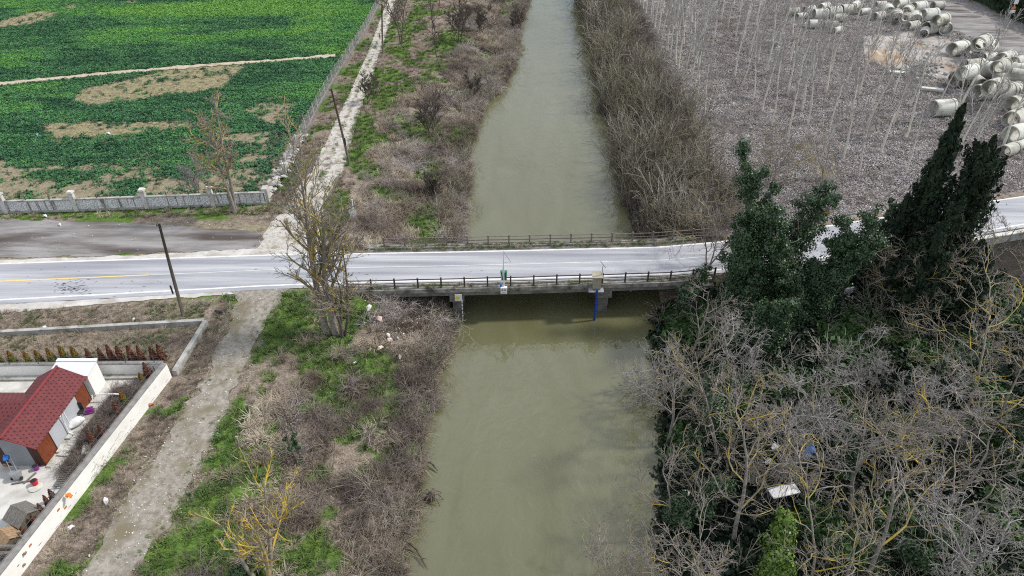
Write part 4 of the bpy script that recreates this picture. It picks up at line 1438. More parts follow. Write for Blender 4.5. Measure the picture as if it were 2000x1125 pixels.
def ivy_on(lines, rad, n, size, seed, m, tmax=1.0, t0=0.0):
    """leaves clinging to trunk or limb polylines (N,K,3)"""
    r = np.random.default_rng(seed)
    N, K, _ = lines.shape
    i = r.integers(0, N, n)
    t = t0 + r.random(n) * (tmax - t0)
    fi = t * (K - 1)
    i0 = np.minimum(fi.astype(int), K - 2)
    fr = (fi - i0)[:, None]
    c = lines[i, i0] * (1 - fr) + lines[i, i0 + 1] * fr
    d = r.normal(0, 1, (n, 3))
    d /= np.linalg.norm(d, axis=1, keepdims=True)
    # leaves gather in hanging clumps around sampled spots, leaving gaps between
    nc = max(16, n // 130)
    j = r.integers(0, n, nc)
    spots = c[j] + d[j] * (rad * r.uniform(.1, .8, nc))[:, None]
    own = r.integers(0, nc, n)
    sz = rad * r.uniform(.34, .7, nc)
    e = r.normal(0, 1, (n, 3))
    e /= np.linalg.norm(e, axis=1, keepdims=True)
    pos = spots[own] + e * (sz[own] * r.random(n) ** .45)[:, None] * np.array([1, 1, .8])
    me = leaf_mesh("ivy", pos, e + d[j][own] * .4 + np.array([0, 0, .35]), size, 1.2, seed)
    me.materials.append(MAT[m])
    return me


# left of the river
x, y = P(460, 412, -.1)
m_ = make_tree(21, 12.0, .27, 2, .06, .32, (12, 7, 5, 4), (45, 85), .10, .55, .09, (.36, .5, .5, .5), (.05, .036, .028, .022))
tree_thing("bare_tree", m_, (x, y, hz(x, y)), "tall bare tree with yellow lichen standing in front of the white panel wall", rz=.6)
x, y = P(385, 384, -.2)
m_ = make_tree(22, 4.6, .09, 3, .28, .2, (9, 6, 5, 3), (20, 50), .25, .05, .08, (.5, .5, .5, .5))
tree_thing("bare_tree", m_, (x, y, hz(x, y)), "small pale bare tree just behind the white panel wall", rz=.3, mc="bark_pale")
x, y = P(648, 655, -.9)
m_ = make_tree(23, 15.6, .38, 2, .04, .32, (17, 7, 5, 4), (30, 58), .20, .55, .10, (.38, .52, .52, .5), (.038, .028, .021, .016), lean=(-.02, .03))
tree_thing("bare_tree", m_, (x, y, hz(x, y)), "tall many-stemmed bare tree with yellow lichen at the left end of the bridge", rz=2.0)
x, y = P(668, 655, -.9)
m_ = make_tree(24, 9.4, .2, 3, .16, .35, (8, 6, 5, 4), (40, 75), .2, .5, .12, (.42, .5, .5, .5), (.04, .03, .022, .016), lean=(.10, .02))
tree_thing("bare_tree", m_, (x, y, hz(x, y)), "shorter spreading bare tree leaning right against the near bridge railing", rz=-.2, mt="bark_dark", mc="bark")
x, y = P(512, 1135, -.7)
m_ = make_tree(25, 7.8, .24, 3, .36, .2, (6, 5, 4, 3), (30, 60), .2, .8, .08, (.5, .5, .5, .5), (.05, .034, .024, .016))
tree_thing("bare_tree", m_, (x, y, hz(x, y)), "forked bare tree covered in orange-yellow lichen at the bottom edge", rz=.8)
x, y = P(590, 905, -1)
m_ = make_tree(26, 4.6, .13, 2, .2, .5, (4, 4, 4, 3), (40, 80), .1, .15, .14, (.5, .5, .5, .5), lean=(-.25, .1))
tree_thing("ivy_snag", m_, (x, y, hz(x, y)), "leaning dead stem wrapped in dark ivy in the brush", mt="bark_dark", mc="bark_dark", extra=(ivy_on(m_[2], .3, 1500, .12, 5, "ivy", .75), "ivy"))

far_left = [((784, 92), 9.6, .17, 2, "two-stemmed bare tree beside the far end of the gravel track", 31), ((853, 116), 7.5, .10, 1, "slim bare tree on the green far bank, left of the many-stemmed one", 32), ((897, 82), 7.2, .15, 4, "many-stemmed bare tree on the far left bank near the water", 33),
            ((842, 258), 6.2, .14, 4, "spreading bare shrub-like tree on the green middle of the left bank", 34), ((724, 207), 4.2, .07, 3, "small thin bare tree at the track edge across from the wire fence", 35), ((940, 60), 5.0, .10, 4, "low bare willow leaning over the far left waterline", 36), ((860, 20), 8.0, .13, 2, "bare tree at the top edge on the far left bank", 37),
            ((1010, 40), 4.6, .09, 5, "bushy bare willow at the water's edge near the top", 38), ((925, 170), 3.8, .08, 5, "low bare bush halfway down the far left bank", 39), ((845, 370), 3.2, .07, 6, "brownish bare bush above the far railing on the left bank", 40)]
for (bp, h_, r_, st, lab, sd) in far_left:
    x, y = P(*bp, -.7)
    m_ = make_tree(sd, h_, r_, st, .3 if st > 2 else .08, .22, (8, 6, 4, 3), (25, 60), .22, .08, .1, (.48, .52, .5, .5), (.055, .042, .032, .026))
    tree_thing("bare_tree", m_, (x, y, hz(x, y)), lab, rz=sd * .7, group="bare trees on the far left bank", mt="bark_dark", mc="bark_dark")

# poplar plantation: slim pale trunks in rows
pops = []
for sd in range(6):
    m_ = make_tree(60 + sd, 9.6 + (sd % 3) * .8, .155, 1, 0, .46, (10, 5, 3), (22, 48), .28, .0, .07, (.36, .5, .5), (.034, .024, .017))
    m_[0].materials.append(MAT["poplar_bark"])
    m_[1].materials.append(MAT["poplar_twig"])
    pops.append(m_)
ORD = "first second third fourth fifth sixth seventh eighth ninth tenth eleventh twelfth thirteenth fourteenth fifteenth sixteenth seventeenth eighteenth nineteenth twentieth twenty-first twenty-second".split()
rows = [(26.6, 3.4, 92, 150), (34.4, 5.0, 71.5, 150), (40.0, 5.05, 72.0, 150), (45.6, 5.0, 73.5, 150), (50.6, 5.0, 73, 150), (55.8, 5.1, 78, 128), (61.0, 5.1, 80, 98), (66.2, 5.1, 128, 150), (30.2, 5.2, 112, 150)]
rown = ["row nearest the river thicket", "second row from the river", "third row from the river", "fourth row from the river", "fifth row from the river", "sixth row from the river", "short row beside the concrete pipes", "far row behind the pipes", "far short row by the thicket"]
for (xr, st, ya, yb), rn in zip(rows, rown):
    y = ya
    kp = 0
    while y < yb:
        x, yy = xr + rnd.gauss(0, .18), y + rnd.gauss(0, .3)
        y += st
        if yy < Rfar(x) + 3 or rnd.random() < .06:
            continue
        m_ = rnd.choice(pops)
        s = rnd.uniform(.7, 1.2)
        kp += 1
        tree_thing("poplar_tree", m_, (x, yy, hz(x, yy)), f"slim bare poplar, {ORD[kp - 1]} from the near end of the {rn}", group="poplars in the " + rn, rz=rnd.uniform(0, 6.28), s=s, mt=None, mc=None).rotation_euler[0] = rnd.gauss(0, .05)

# right bank and roadside trees
lib = []
for sd, li, h_, st in ((80, .58, 9.0, 1), (81, .48, 9.0, 2), (82, .34, 8.5, 1), (83, .2, 8.0, 2), (84, .1, 7.5, 3), (85, .56, 9.5, 2), (86, .30, 9.0, 1), (87, .42, 8.5, 3)):
    m_ = make_tree(sd, h_, .135, st, .26 if st > 1 else .1, .20, (8, 6, 4, 4), (40, 80), .12, li * .9, .22, (.60, .57, .56, .55), (.034, .025, .018, .0125))
    for q in m_[:2]:
        q.materials.append(MAT["bark_pale" if li < .3 else "bark"])
    lib.append(m_)
right = [((1290, 640), 8, 3, "bare tree reaching over the water beside the bridge's right end"), ((1330, 735), 8, 2, "grey bare tree at the river edge below the bridge"), ((1440, 775), 9, 1, "bare tree with a bright yellow fork in the dark bank"),
         ((1310, 900), 8, 6, "slender bare tree hanging over the water's dark reflection"), ((1475, 920), 10, 0, "bare lichen-yellow tree above the ivy-clad stump"), ((1290, 1040), 9, 7, "bare tree with orange branches at the bottom over the water"),
         ((1400, 1090), 8, 2, "bare tree at the bottom edge right of the water"), ((1600, 770), 8, 4, "pale grey twiggy tree above the blue plastic sheet"), ((1545, 840), 9, 3, "pale grey bare tree left of the blue plastic sheet"),
         ((1720, 890), 10, 6, "pale bare tree in the middle of the dark wood"), ((1765, 1000), 10, 0, "bare tree with long yellow limbs low in the dark wood"), ((1640, 1060), 9, 5, "bare tree with yellow stems at the bottom, right of the ivy stump"),
         ((1880, 920), 10, 2, "bare pale tree toward the right edge of the dark wood"), ((1935, 1060), 10, 3, "bare tree in the bottom right corner"), ((1955, 720), 11, 5, "bare tree with golden limbs at the right edge"),
         ((1830, 745), 9, 4, "pale twiggy tree over the green clearing"), ((1900, 610), 9, 0, "golden-limbed bare tree below the parapet wall"), ((1965, 480), 8, 6, "dark upright bare tree in front of the bright right stretch of road"),
         ((1700, 690), 7, 4, "low pale twiggy tree beside the gravestones"), ((1450, 680), 8, 3, "grey bare tree in front of the ivy-covered trees"), ((1830, 430), 9, 1, "bare lichen-flecked tree in front of the cypresses"),
         ((1400, 440), 8, 7, "bare tree with yellow twigs at the far right end of the bridge"), ((1620, 310), 7.5, 5, "thin bare tree with yellow twigs behind the road, right of the ivy tree"), ((1520, 290), 7, 7, "thin bare tree with yellow twigs rising behind the ivy tree"),
         ((1370, 600), 7, 2, "bare twiggy tree between the round ivy bush and the river"), ((1760, 520), 8, 1, "bare tree with golden twigs before the dark conifers"), ((1860, 840), 9, 0, "bare tree with curling golden limbs at right, below the clearing")]
for (cp, h_, k, lab) in right:
    zc = (-1.3 if cp[1] > 480 else -.5) + h_ * .62
    x, y = P(*cp, zc)
    s = h_ / 9.0
    tree_thing("bare_tree", lib[k], (x, y, hz(x, y)), lab, group="bare trees on the right bank", rz=rnd.uniform(0, 6.28), s=s, mt=None, mc=None)

# ivy-covered trees
def ivy_tree(bp, zb, h, seed, lab, rad, n, m="ivy", counts=(5, 3), lean=(0, 0), spread=.1, size=.13, name="ivy_tree", lfx=(.3, .4)):
    x, y = P(*bp, zb)
    m_ = make_tree(seed, h, .26, 2, spread, .35, counts + (3,), (35, 70), .25, .25, .12, lfx + (.5,), (.05, .03, .02), lean)
    lines = np.concatenate([m_[2]], 0)
    n = int(n * 2.1)
    iv = ivy_on(lines, rad, n // 2, size, seed, m, .97)
    t = tree_thing(name, m_, (x, y, hz(x, y)), lab, group="ivy-clad trees", rz=0, mt="bark_dark", mc="bark", extra=(iv, "ivy"))
    br = m_[3][0][0]
    iv2 = ivy_on(br, rad * .62, n // 2, size, seed + 1, m, .85)
    link_mesh("ivy", iv2, None, t)
    return t


ivy_tree((1458, 610), -1, 14.0, 101, "tallest ivy-covered tree at the right end of the bridge", 1.45, 17000, counts=(7, 3))
ivy_tree((1560, 620), -1, 10.2, 102, "broad ivy-covered tree right of the tallest one", 1.5, 17000, counts=(8, 3), lean=(.1, .05), spread=.25, lfx=(.42, .4))
ivy_tree((1500, 690), -1.3, 7.0, 103, "lower ivy-covered tree in front of the two tall ones", 1.1, 12000, "ivy", lean=(-.05, 0))
ivy_tree((1512, 600), -1, 12.0, 114, "ivy-covered tree between the tallest and the broad one", 1.5, 16000, counts=(7, 3), spread=.2, lfx=(.36, .4))
ivy_tree((1605, 610), -1, 9.0, 115, "ivy-covered tree at the right of the ivy group, by the road gap", 1.4, 15000, counts=(7, 3), spread=.25, lfx=(.36, .4))
ivy_tree((1418, 590), -1.2, 10.6, 116, "ivy-covered tree left of the tallest one, behind the round bush", 1.35, 13000, counts=(6, 3), spread=.2, lfx=(.34, .4))
ivy_tree((482, 1128), -.6, 1.5, 117, "dark round evergreen bush at the bottom edge beside the lichen tree", .75, 3000, "ivy", counts=(5, 2), lfx=(.3, .3), spread=.3, size=.11, name="evergreen_bush")
ivy_tree((1690, 540), -1, 7.8, 104, "slim dark ivy-clad trunk before the bright gap of road", .75, 6000, counts=(4, 2))
ivy_tree((1345, 590), -1.5, 4.2, 105, "round ivy bush beside the near railing at the bridge's right end", 1.15, 6500, counts=(5, 2), spread=.3, lfx=(.3, .3))
ivy_tree((1500, 1135), -1.6, 6.0, 106, "thick ivy-clad stump with bright leaves at the bottom", 1.0, 9000, "ivy_bright", counts=(4, 2), lfx=(.2, .3), spread=.08)
ivy_tree((1245, 660), -2.4, 2.2, 107, "low ivy clump at the waterline below the pump cabinet", .9, 3500, counts=(4, 2), lfx=(.4, .3), spread=.4)
ivy_tree((1400, 830), -1.8, 4.5, 108, "dark ivy thicket under the bare trees by the water", 1.3, 8000, counts=(6, 2), spread=.4)
ivy_tree((1860, 760), -1.3, 4.5, 109, "dark ivy-clad stem under the bare trees at right", 1.2, 7000, counts=(5, 2), spread=.3)
ivy_tree((1640, 930), -1.4, 5.0, 110, "dark ivy-clad trunk right of the blue plastic sheet", .8, 6000, counts=(4, 2))
ivy_tree((1350, 1010), -1.8, 4.0, 111, "dark ivy mass at the river edge near the bottom", 1.2, 7000, counts=(5, 2), spread=.35)
ivy_tree((1960, 880), -1.3, 4.5, 112, "dark ivy-clad stem at the right edge", 1.2, 7000, counts=(5, 2), spread=.3)
ivy_tree((1780, 1090), -1.4, 3.2, 113, "low ivy-covered stem at the bottom right", 1.1, 5000, "ivy", counts=(5, 2), spread=.3)


def plume_points(h, r, plumes, per, seed, prof, up=1.1, sag=0.0):
    """sprays of foliage: each leaves the trunk, sweeps up and out, and carries its own tuft"""
    q = np.random.default_rng(seed)
    t = (np.arange(plumes) + q.random(plumes)) / plumes
    a = np.arange(plumes) * 2.39996 + q.normal(0, .4, plumes)
    R_ = r * prof(t) * q.uniform(.55, 1.22, plumes)
    ln = np.maximum(R_ * q.uniform(1.2, 1.9, plumes), .5)
    tip = np.stack([R_ * np.cos(a), R_ * np.sin(a), t * h + ln * .35 * up], 1)
    bas = np.stack([R_ * .15 * np.cos(a), R_ * .15 * np.sin(a), t * h - ln * .35 * up], 1)
    bas[:, 2] = np.maximum(bas[:, 2], .2)
    u = q.random((plumes, per)) ** .7
    c = bas[:, None] * (1 - u[..., None]) + tip[:, None] * u[..., None]
    w = (ln * .20)[:, None] * np.sin(np.pi * np.clip(u * .85 + .12, 0, 1))
    d = q.normal(0, 1, (plumes, per, 3))
    c = c + d * w[..., None] * .6
    nr = d * .6 + np.stack([np.cos(a), np.sin(a), np.full(plumes, .5)], 1)[:, None] * 1.0
    return c.reshape(-1, 3), nr.reshape(-1, 3)


def cypress(bp, zb, h, r, seed, lab, n, prof=None, size=.15, plumes=None):
    x, y = P(*bp, zb)
    t = thing("cypress", lab, "cypress", (x, y, hz(x, y)), "dark cypresses by the road")
    MB().tube([(x, y, hz(x, y) - .3), (x, y, hz(x, y) + h * .85)], [.24, .05], 8).build("trunk", "bark_dark", t)
    prof = prof or (lambda t: np.minimum(1, t * 7) ** .6 * (1 - t) ** .75 * 1.25)
    plumes = plumes or int(h * 11)
    c, nr = plume_points(h, r, plumes, n // plumes, seed, prof, 1.9)
    me = leaf_mesh("crown", c, nr, size, 2.4, seed)
    me.materials.append(MAT["cypress_green"])
    link_mesh("crown", me, None, t)


cypress((1748, 545), -1, 16.8, 1.7, 201, "tall narrow dark cypress, the left of the tall pair", 26000, lambda t: np.minimum(1, t * 6) ** .5 * (1 - t) ** .6 * 1.15)
cypress((1815, 560), -1, 14.6, 2.5, 202, "tall broad ragged dark cypress, the right of the tall pair", 30000, lambda t: np.minimum(1, t * 5) ** .5 * (1 - t ** 4) * 1.0 * (0.85 + .25 * np.sin(t * 17)), plumes=110)
cypress((1768, 620), -1.3, 9.5, 2.4, 203, "dark conifer below the tall cypresses in front of the clearing", 22000)
cypress((1706, 560), -1.2, 9.4, 1.25, 204, "slim dark conifer left of the tall cypresses", 9000)

cypress((1850, 620), -1.3, 7.5, 2.3, 205, "broad dark conifer right of the clearing below the tall pair", 16000)

cypress((1790, 600), -1.3, 10.5, 2.1, 206, "dark conifer just below the broad ragged cypress", 17000)

# hedge and sign at the far right
hd = thing("hedge", "dark clipped evergreen hedge beyond the side road at top right", "hedge", (103, 140, -.5))
q = np.random.default_rng(77)
n = 16000
c = np.stack([q.uniform(96, 112, n), q.uniform(118, 175, n), q.random(n) ** .5 * 4.6], 1)
c[:, 2] *= .75 + .5 * fbm(c[:, 0], c[:, 1], .35, 3)
me = leaf_mesh("foliage", c - np.array([103, 140, 0]), np.tile([-.3, -.5, .8], (n, 1)), .75, 1.4, 5)
me.materials.append(MAT["hedge_green"])
link_mesh("foliage", me, None, hd)
MB().box((103.5, 146, .9), (13, 55, 2.6)).build("inner_mass", "hedge_green", hd)
x, y = P(1960, 60, -.3)
t = thing("road_sign", "grey post with two white plates and an orange plate before the dark hedge", "sign", (x, y, -.4))
MB().tube([(x, y, -.6), (x + .2, y, 5.2)], .07, 8).build("post", "galvanised", t)
for z_, m, w, h_ in ((4.7, "white_metal", .75, .65), (3.75, "orange_cloth", .55, .4), (3.1, "white_metal", .85, .5)):
    MB().box((x + .15, y - .1, z_), (w, .05, h_)).build("plate", m, t)

# dusty trodden ground between the pipes
PAD = pix([(1690, 70), (1760, 62), (1850, 78), (1890, 110), (1870, 150), (1800, 160), (1720, 130), (1680, 100)], -.5)
strip("dusty_pad", pix([(1685, 72), (1760, 60), (1855, 74), (1900, 96)], -.5), pix([(1690, 128), (1740, 140), (1830, 160), (1885, 160)], -.5), "dust", 0.05, 0.7, 3.0, cols=8)

# ------------------------------------------------------------------ concrete pipes
def pipe_mesh(R, ln, seed):
    n, th = 28, R * .12
    v, f = [], []
    prof = [(0, R), (0, R - th), (ln, R - th), (ln, R * 1.0), (ln * .88, R)]
    prof = [(0, R - th), (0, R), (ln * .86, R), (ln * .86, R * 1.07), (ln, R * 1.07), (ln, R - th)]
    for (a, rr) in prof:
        for k in range(n):
            w = 2 * math.pi * k / n
            v.append((a - ln / 2, rr * math.cos(w), rr * math.sin(w)))
    m = len(prof)
    for i in range(m):
        for k in range(n):
            j = (i + 1) % m
            f.append((i * n + k, i * n + (k + 1) % n, j * n + (k + 1) % n, j * n + k))
    me = bpy.data.meshes.new("concrete_pipe")
    me.from_pydata(v, [], f)
    me.materials.append(MAT[seed])
    me.update()
    return me


PM = {k: [pipe_mesh(r_, l, q) for q in ("concrete_pale", "concrete_pale", "pipe_stained")] for k, r_, l in ((1.25, 1.15, 2.9), (1.05, 1.0, 2.6), (.8, .78, 2.3), (.6, .58, 2.1))}


def pipe(px, py, R, rz, label, group, lift=0.0, tilt=0.0):
    x, y = P(px, py, -.5 + R + lift)
    o = bpy.data.objects.new("concrete_pipe", rnd.choice(PM[R]))
    COL.objects.link(o)
    o.location = (x, y, hz(x, y) + R * .9 + lift)
    o.rotation_euler = (rnd.uniform(0, 6), tilt, rz)
    tag(o, label, "pipe", group)


gA, gB, gC, gD = "pipes heaped at the far end of the plantation", "pipes lying in the far yard beside the side road", "pipes piled at the right edge near the side road", "pipes scattered behind the cypresses"
lA, lB, lC = "in the low heap behind the far poplars", "in the far group beside the side road", "in the big pile at the right edge"
for k, (px, py, R, rz) in enumerate(sorted(((1548, 22, .8, .2), (1580, 18, .8, .5), (1602, 26, 1.05, .1), (1628, 22, 1.05, .3), (1655, 18, 1.05, .2), (1670, 10, .8, .9), (1592, 46, .8, 0.0), (1622, 48, .8, -.2), (1565, 30, .6, .4), (1610, 12, .8, .6), (1640, 34, .8, .1), (1688, 22, .6, .3), (1636, 58, .6, .5)))):
    pipe(px, py, R, rz, f"pale concrete pipe, {ORD[k]} from the left {lA}", gA)
for k, (px, py, R, rz, lf) in enumerate(sorted(((1735, 20, 1.25, 1.3, 0), (1752, 32, 1.25, 1.2, 0), (1788, 36, 1.25, 1.2, 0), (1772, 20, 1.05, .9, .8), (1815, 28, 1.25, .2, 0), (1822, 52, 1.25, .3, 0), (1845, 52, 1.25, 1.3, 0), (1795, 12, 1.05, .3, 0), (1760, 5, 1.05, .4, 0), (1782, 50, .8, .4, 0), (1806, 62, .8, 1.0, 0), (1838, 38, 1.05, .5, 1.7), (1832, 10, .8, .2, 0), (1768, 34, .8, .9, 1.9), (1716, 30, .8, .5, 0)))):
    pipe(px, py, R, rz, f"pale concrete pipe, {ORD[k]} from the left {lB}", gB, lf)
for k, (px, py, R, rz, lf) in enumerate(sorted(((1872, 92, 1.25, .4, 0), (1905, 94, 1.25, .9, 0), (1930, 92, 1.25, .8, 0), (1932, 112, .8, .2, 0), (1965, 112, 1.05, .5, 0), (1990, 120, 1.05, .5, 0), (1900, 128, 1.25, .15, 0), (1940, 135, 1.25, -.5, .3), (1975, 135, 1.25, -.55, .3), (1995, 150, 1.25, -.6, 0), (1880, 152, 1.25, .2, 0), (1908, 160, 1.05, 1.5, 0), (1925, 178, 1.25, .25, 0), (1960, 178, 1.25, .3, 0), (1990, 200, 1.25, .4, 0), (1955, 152, .8, -.5, 0), (1985, 172, .8, .9, 0), (1918, 82, 1.25, .75, 1.6), (1955, 128, 1.05, .6, 1.9), (1890, 140, 1.05, .5, 1.8), (1945, 168, 1.25, .5, 1.9)))):
    pipe(px, py, R, rz, f"pale concrete pipe, {ORD[k]} from the left {lC}", gC, lf)
pipe(1842, 208, 1.25, .15, "concrete pipe lying apart at the left foot of the big pile, open end facing left", gD)
pipe(1985, 228, 1.25, .6, "concrete pipe right of the broad cypress at the edge of the picture", gD)
pipe(1990, 258, 1.25, .4, "concrete pipe low at the right edge beside the broad cypress", gD)
pipe(1972, 292, .8, .5, "small concrete pipe lying on the grass right of the cypress trunk", gD)
pipe(1996, 282, .6, .5, "smallest concrete pipe at the right edge above the grass", gD)
pipe(1720, 8, .6, .2, "bluish far pipe at the top of the yard", gD)
# rubble and spoil in the yard
hp = thing("rubble_heap", "grey heap of broken concrete beside the orange spoil pit", "rubble", (*P(1790, 135, -.3), -.4))
for i in range(150):
    px, py = rnd.gauss(1792, 20), rnd.gauss(132, 9)
    x, y = P(px, py, 0)
    stone_part("chunk", (x, y, hz(x, y) + rnd.uniform(0, .5)), rnd.uniform(.4, .9), hp, hp)
x, y = P(1735, 112, -.4)
q = MB()
ring = []
for k in range(20):
    w = 2 * math.pi * k / 20
    ring.append((x + 3.6 * math.cos(w) * rnd.uniform(.85, 1.1), y + 4.2 * math.sin(w) * rnd.uniform(.85, 1.1), hz(x, y) + .02))
mid = [(x + (p[0] - x) * .62, y + (p[1] - y) * .62, hz(x, y) + .55 + rnd.uniform(-.1, .2)) for p in ring]
inn = [(x + (p[0] - x) * .38, y + (p[1] - y) * .38, hz(x, y) + .25) for p in ring]
q.add(ring + mid + inn, [(i, (i + 1) % 20, 20 + (i + 1) % 20, 20 + i) for i in range(20)] + [(20 + i, 20 + (i + 1) % 20, 40 + (i + 1) % 20, 40 + i) for i in range(20)] + [tuple(40 + i for i in range(20))])
tag(q.build("spoil_pit", "orange_soil", None, True), "orange-brown ring of spoil around a shallow pit in the pipe yard", "spoil heap")
for px, py, w, d, lab in ((1748, 142, 3.2, 1.0, "pale concrete slab lying below the orange spoil"), (1820, 176, 3.0, .8, "long pale concrete beam on the litter left of the pipe pile")):
    x, y = P(px, py, -.3)
    tag(MB().box((x, y, hz(x, y) + .2), (w, d, .4), -.35).build("concrete_slab", "concrete_pale"), lab, "slab")

# ------------------------------------------------------------------ right roadside: parapet wall, gravestones, finds in the wood
pw = thing("parapet_wall", "pale concrete parapet wall along the near side of the road at right", "wall", (40, 55, -.5))
pxs = np.linspace(24, 75, 18)
for i in range(17):
    a = (pxs[i], float(Rnear(pxs[i])) - 1.3)
    c = (pxs[i + 1], float(Rnear(pxs[i + 1])) - 1.3)
    an_ = math.atan2(c[1] - a[1], c[0] - a[0])
    ln = math.hypot(c[0] - a[0], c[1] - a[1])
    MB().box(((a[0] + c[0]) / 2, (a[1] + c[1]) / 2, -.4), (ln - .03, .35, 2.0), an_).build("block", "concrete", pw)
    MB().box(((a[0] + c[0]) / 2, (a[1] + c[1]) / 2, .65), (ln - .02, .5, .12), an_).build("coping", "concrete_pale", pw)


def grave(px, py, rz, s, lab):
    x, y = P(px, py, -1.1)
    z = hz(x, y)
    t = thing("gravestone", lab, "gravestone", (x, y, z), "gravestones under the conifers", rz)
    ROOT[t.name] = Vector()
    MB().box((0, 0, .12), (1.0 * s, 1.9 * s, .24)).build("kerb", "marble", t)
    MB().box((0, 0, .28), (.86 * s, 1.72 * s, .08)).build("slab", "marble", t)
    h = MB().box((0, .9 * s, .62), (.82 * s, .14, .85)).build("headstone", "marble", t)
    b = MB()
    for k in range(4):
        b.box((-.04 + .02 * (k % 2), .9 * s - .074, .85 - k * .13), (.5 * s, .008, .035))
    b.build("inscription", "stone_dark", h)


grave(1668, 588, .3, 1.0, "grey gravestone with dark inscription standing on grass under the conifers")
grave(1640, 578, .9, .9, "tilted plain gravestone kerb left of the inscribed gravestone")
x, y = P(1577, 897, -.8)
z = hz(x, y)
b = MB()
pts = [(x + rnd.uniform(-.45, .45), y + rnd.uniform(-.35, .35), z + rnd.uniform(.5, 1.1)) for _ in range(7)]
b.tube([(x - .4, y - .2, z + 1.0), (x - .1, y, z + 1.25), (x + .2, y + .15, z + 1.3), (x + .45, y + .3, z + 1.1)], [.12, .3, .28, .1], 7)
tag(b.build("plastic_sheet", "blue_plastic", None, True), "crumpled bright blue plastic sheet caught in the twigs of the wood", "plastic sheet")
x, y = P(1532, 955, 0)
z = hz(x, y)
tag(MB().box((x, y, z + 1.35), (1.9, .8, .08), .25).build("white_board", "bag_white"), "weathered white board lying across the branches below the blue sheet", "board")
for px, py, lab in ((1345, 945, "small pale blue bag on the dark ground by the river"), (1515, 872, "crumpled pale bag left of the blue plastic sheet"), (1503, 900, "white plastic scrap just above the white board")):
    x, y = P(px, py, -.9)
    z = hz(x, y)
    tag(MB().tube([(x - .25, y - .1, z + .5), (x, y, z + .7), (x + .25, y + .15, z + .55)], [.1, .25, .08], 7).build("litter_bag", "bag_white", None, True), lab, "bag")

# ------------------------------------------------------------------ litter on the left bank
lit = [(740, 622, .45, "bag_pink", "largest pale rag in the dumped litter under the bridge's left end"), (722, 607, .4, "bag_white", "white rag highest in the dumped litter beside the tree"), (757, 648, .28, "bag_white", "small white bag in the middle of the dumped litter"), (760, 660, .33, "bag_pink", "pinkish bag below the small white one in the litter"), (743, 678, .3, "bag_pink", "pale bag on the green patch below the litter"),
       (776, 652, .18, "bag_white", "tiny white scrap right of the litter bags"), (780, 688, .25, "bag_white", "white scrap at the lower right of the litter"), (834, 735, .33, "bag_white", "white bag on the bank near the water, below the bridge"), (758, 621, .14, "red_plastic", "small red scrap in the dumped litter"), (845, 655, .2, "bag_white", "white scrap close to the water under the bridge"),
       (513, 673, .16, "blue_plastic", "small blue scrap on the grass right of the dirt track"), (208, 981, .3, "bag_white", "white and blue bag between garden wall and dirt track"), (140, 1034, .26, "bag_white", "round white stone-like bag near the garden wall"), (462, 853, .16, "bag_white", "white scrap in the grass at the dirt track's right edge"), (565, 972, .3, "bag_white", "white rag in the brush right of the lichen tree"),
       (693, 707, .2, "bag_white", "white scrap left of the green patch on the bank"), (262, 626, .2, "bag_white", "white scrap on the brown verge below the road"), (296, 793, .24, "brick_orange", "yellowish stone at the foot of the white garden wall"), (88, 642, .22, "bag_white", "white stone on the verge above the low wall"),
       (88, 424, .3, "bag_white", "white stone in the weeds under the white panel wall"), (118, 441, .25, "bag_white", "white stone on the lay-by edge"), (74, 266, .35, "bag_blue", "left pale blue scrap on the bare field patch"), (212, 263, .35, "bag_blue", "right pale blue scrap on the bare field patch")]
for px, py, r_, m, lab in lit:
    heap = 690 < px < 800 and 595 < py < 700
    r_ = r_ * (.85 if heap else .8)
    z0 = -.9 if px > 560 else -.2
    x, y = P(px, py, z0)
    z = hz(x, y) + (.35 if heap else 0)
    a = rnd.uniform(0, 3)
    dx, dy = math.cos(a) * r_, math.sin(a) * r_
    b = MB().tube([(x - dx, y - dy, z + .06), (x - dx * .4, y - dy * .3, z + .12 + r_ * .35), (x + dx * .4, y + dy * .5, z + .1 + r_ * .3), (x + dx, y + dy, z + .05)], [r_ * .2, r_ * .6, r_ * .5, r_ * .12], 7)
    b.v = [(p[0] + rnd.gauss(0, r_ * .09), p[1] + rnd.gauss(0, r_ * .09), p[2] + rnd.gauss(0, r_ * .06)) for p in b.v]
    tag(b.build("litter_piece", m), lab, "litter", "litter on the left bank")

# driftwood at the water's edge
for pts, lab in (([(795, 1058), (815, 1075), (832, 1105)], "dark fallen branch dipping into the water at the bottom left bank"), ([(825, 904), (842, 905), (855, 918)], "thin dark branch sticking into the water from the left bank"), ([(1128, 108), (1140, 96), (1152, 90), (1175, 82)], "dark branch reaching from the far right bank over the water")):
    w = [(*P(*p, WZ + .25), WZ + .35 - .2 * (i == len(pts) - 1) * (p[0] < 1000)) for i, p in enumerate(pts)]
    b = MB().tube(w, [.09] * (len(w) - 1) + [.03], 6)
    for i in range(len(w) - 1):
        m0 = Vector(w[i]).lerp(Vector(w[i + 1]), .5)
        b.tube([m0, m0 + Vector((rnd.uniform(-.2, .7), rnd.uniform(-.7, .5), .35))], [.03, .012], 4)
    tag(b.build("fallen_branch", "driftwood"), lab, "branch")
x, y = P(842, 975, WZ)
t = thing("root_stump", "dark root stump with debris standing in the water by the left bank", "stump", (x, y, WZ))
MB().tube([(x - .2, y, WZ - .3), (x, y, WZ + .35), (x + .1, y + .1, WZ + .7)], [.4, .3, .12], 8).build("stump", "driftwood", t)
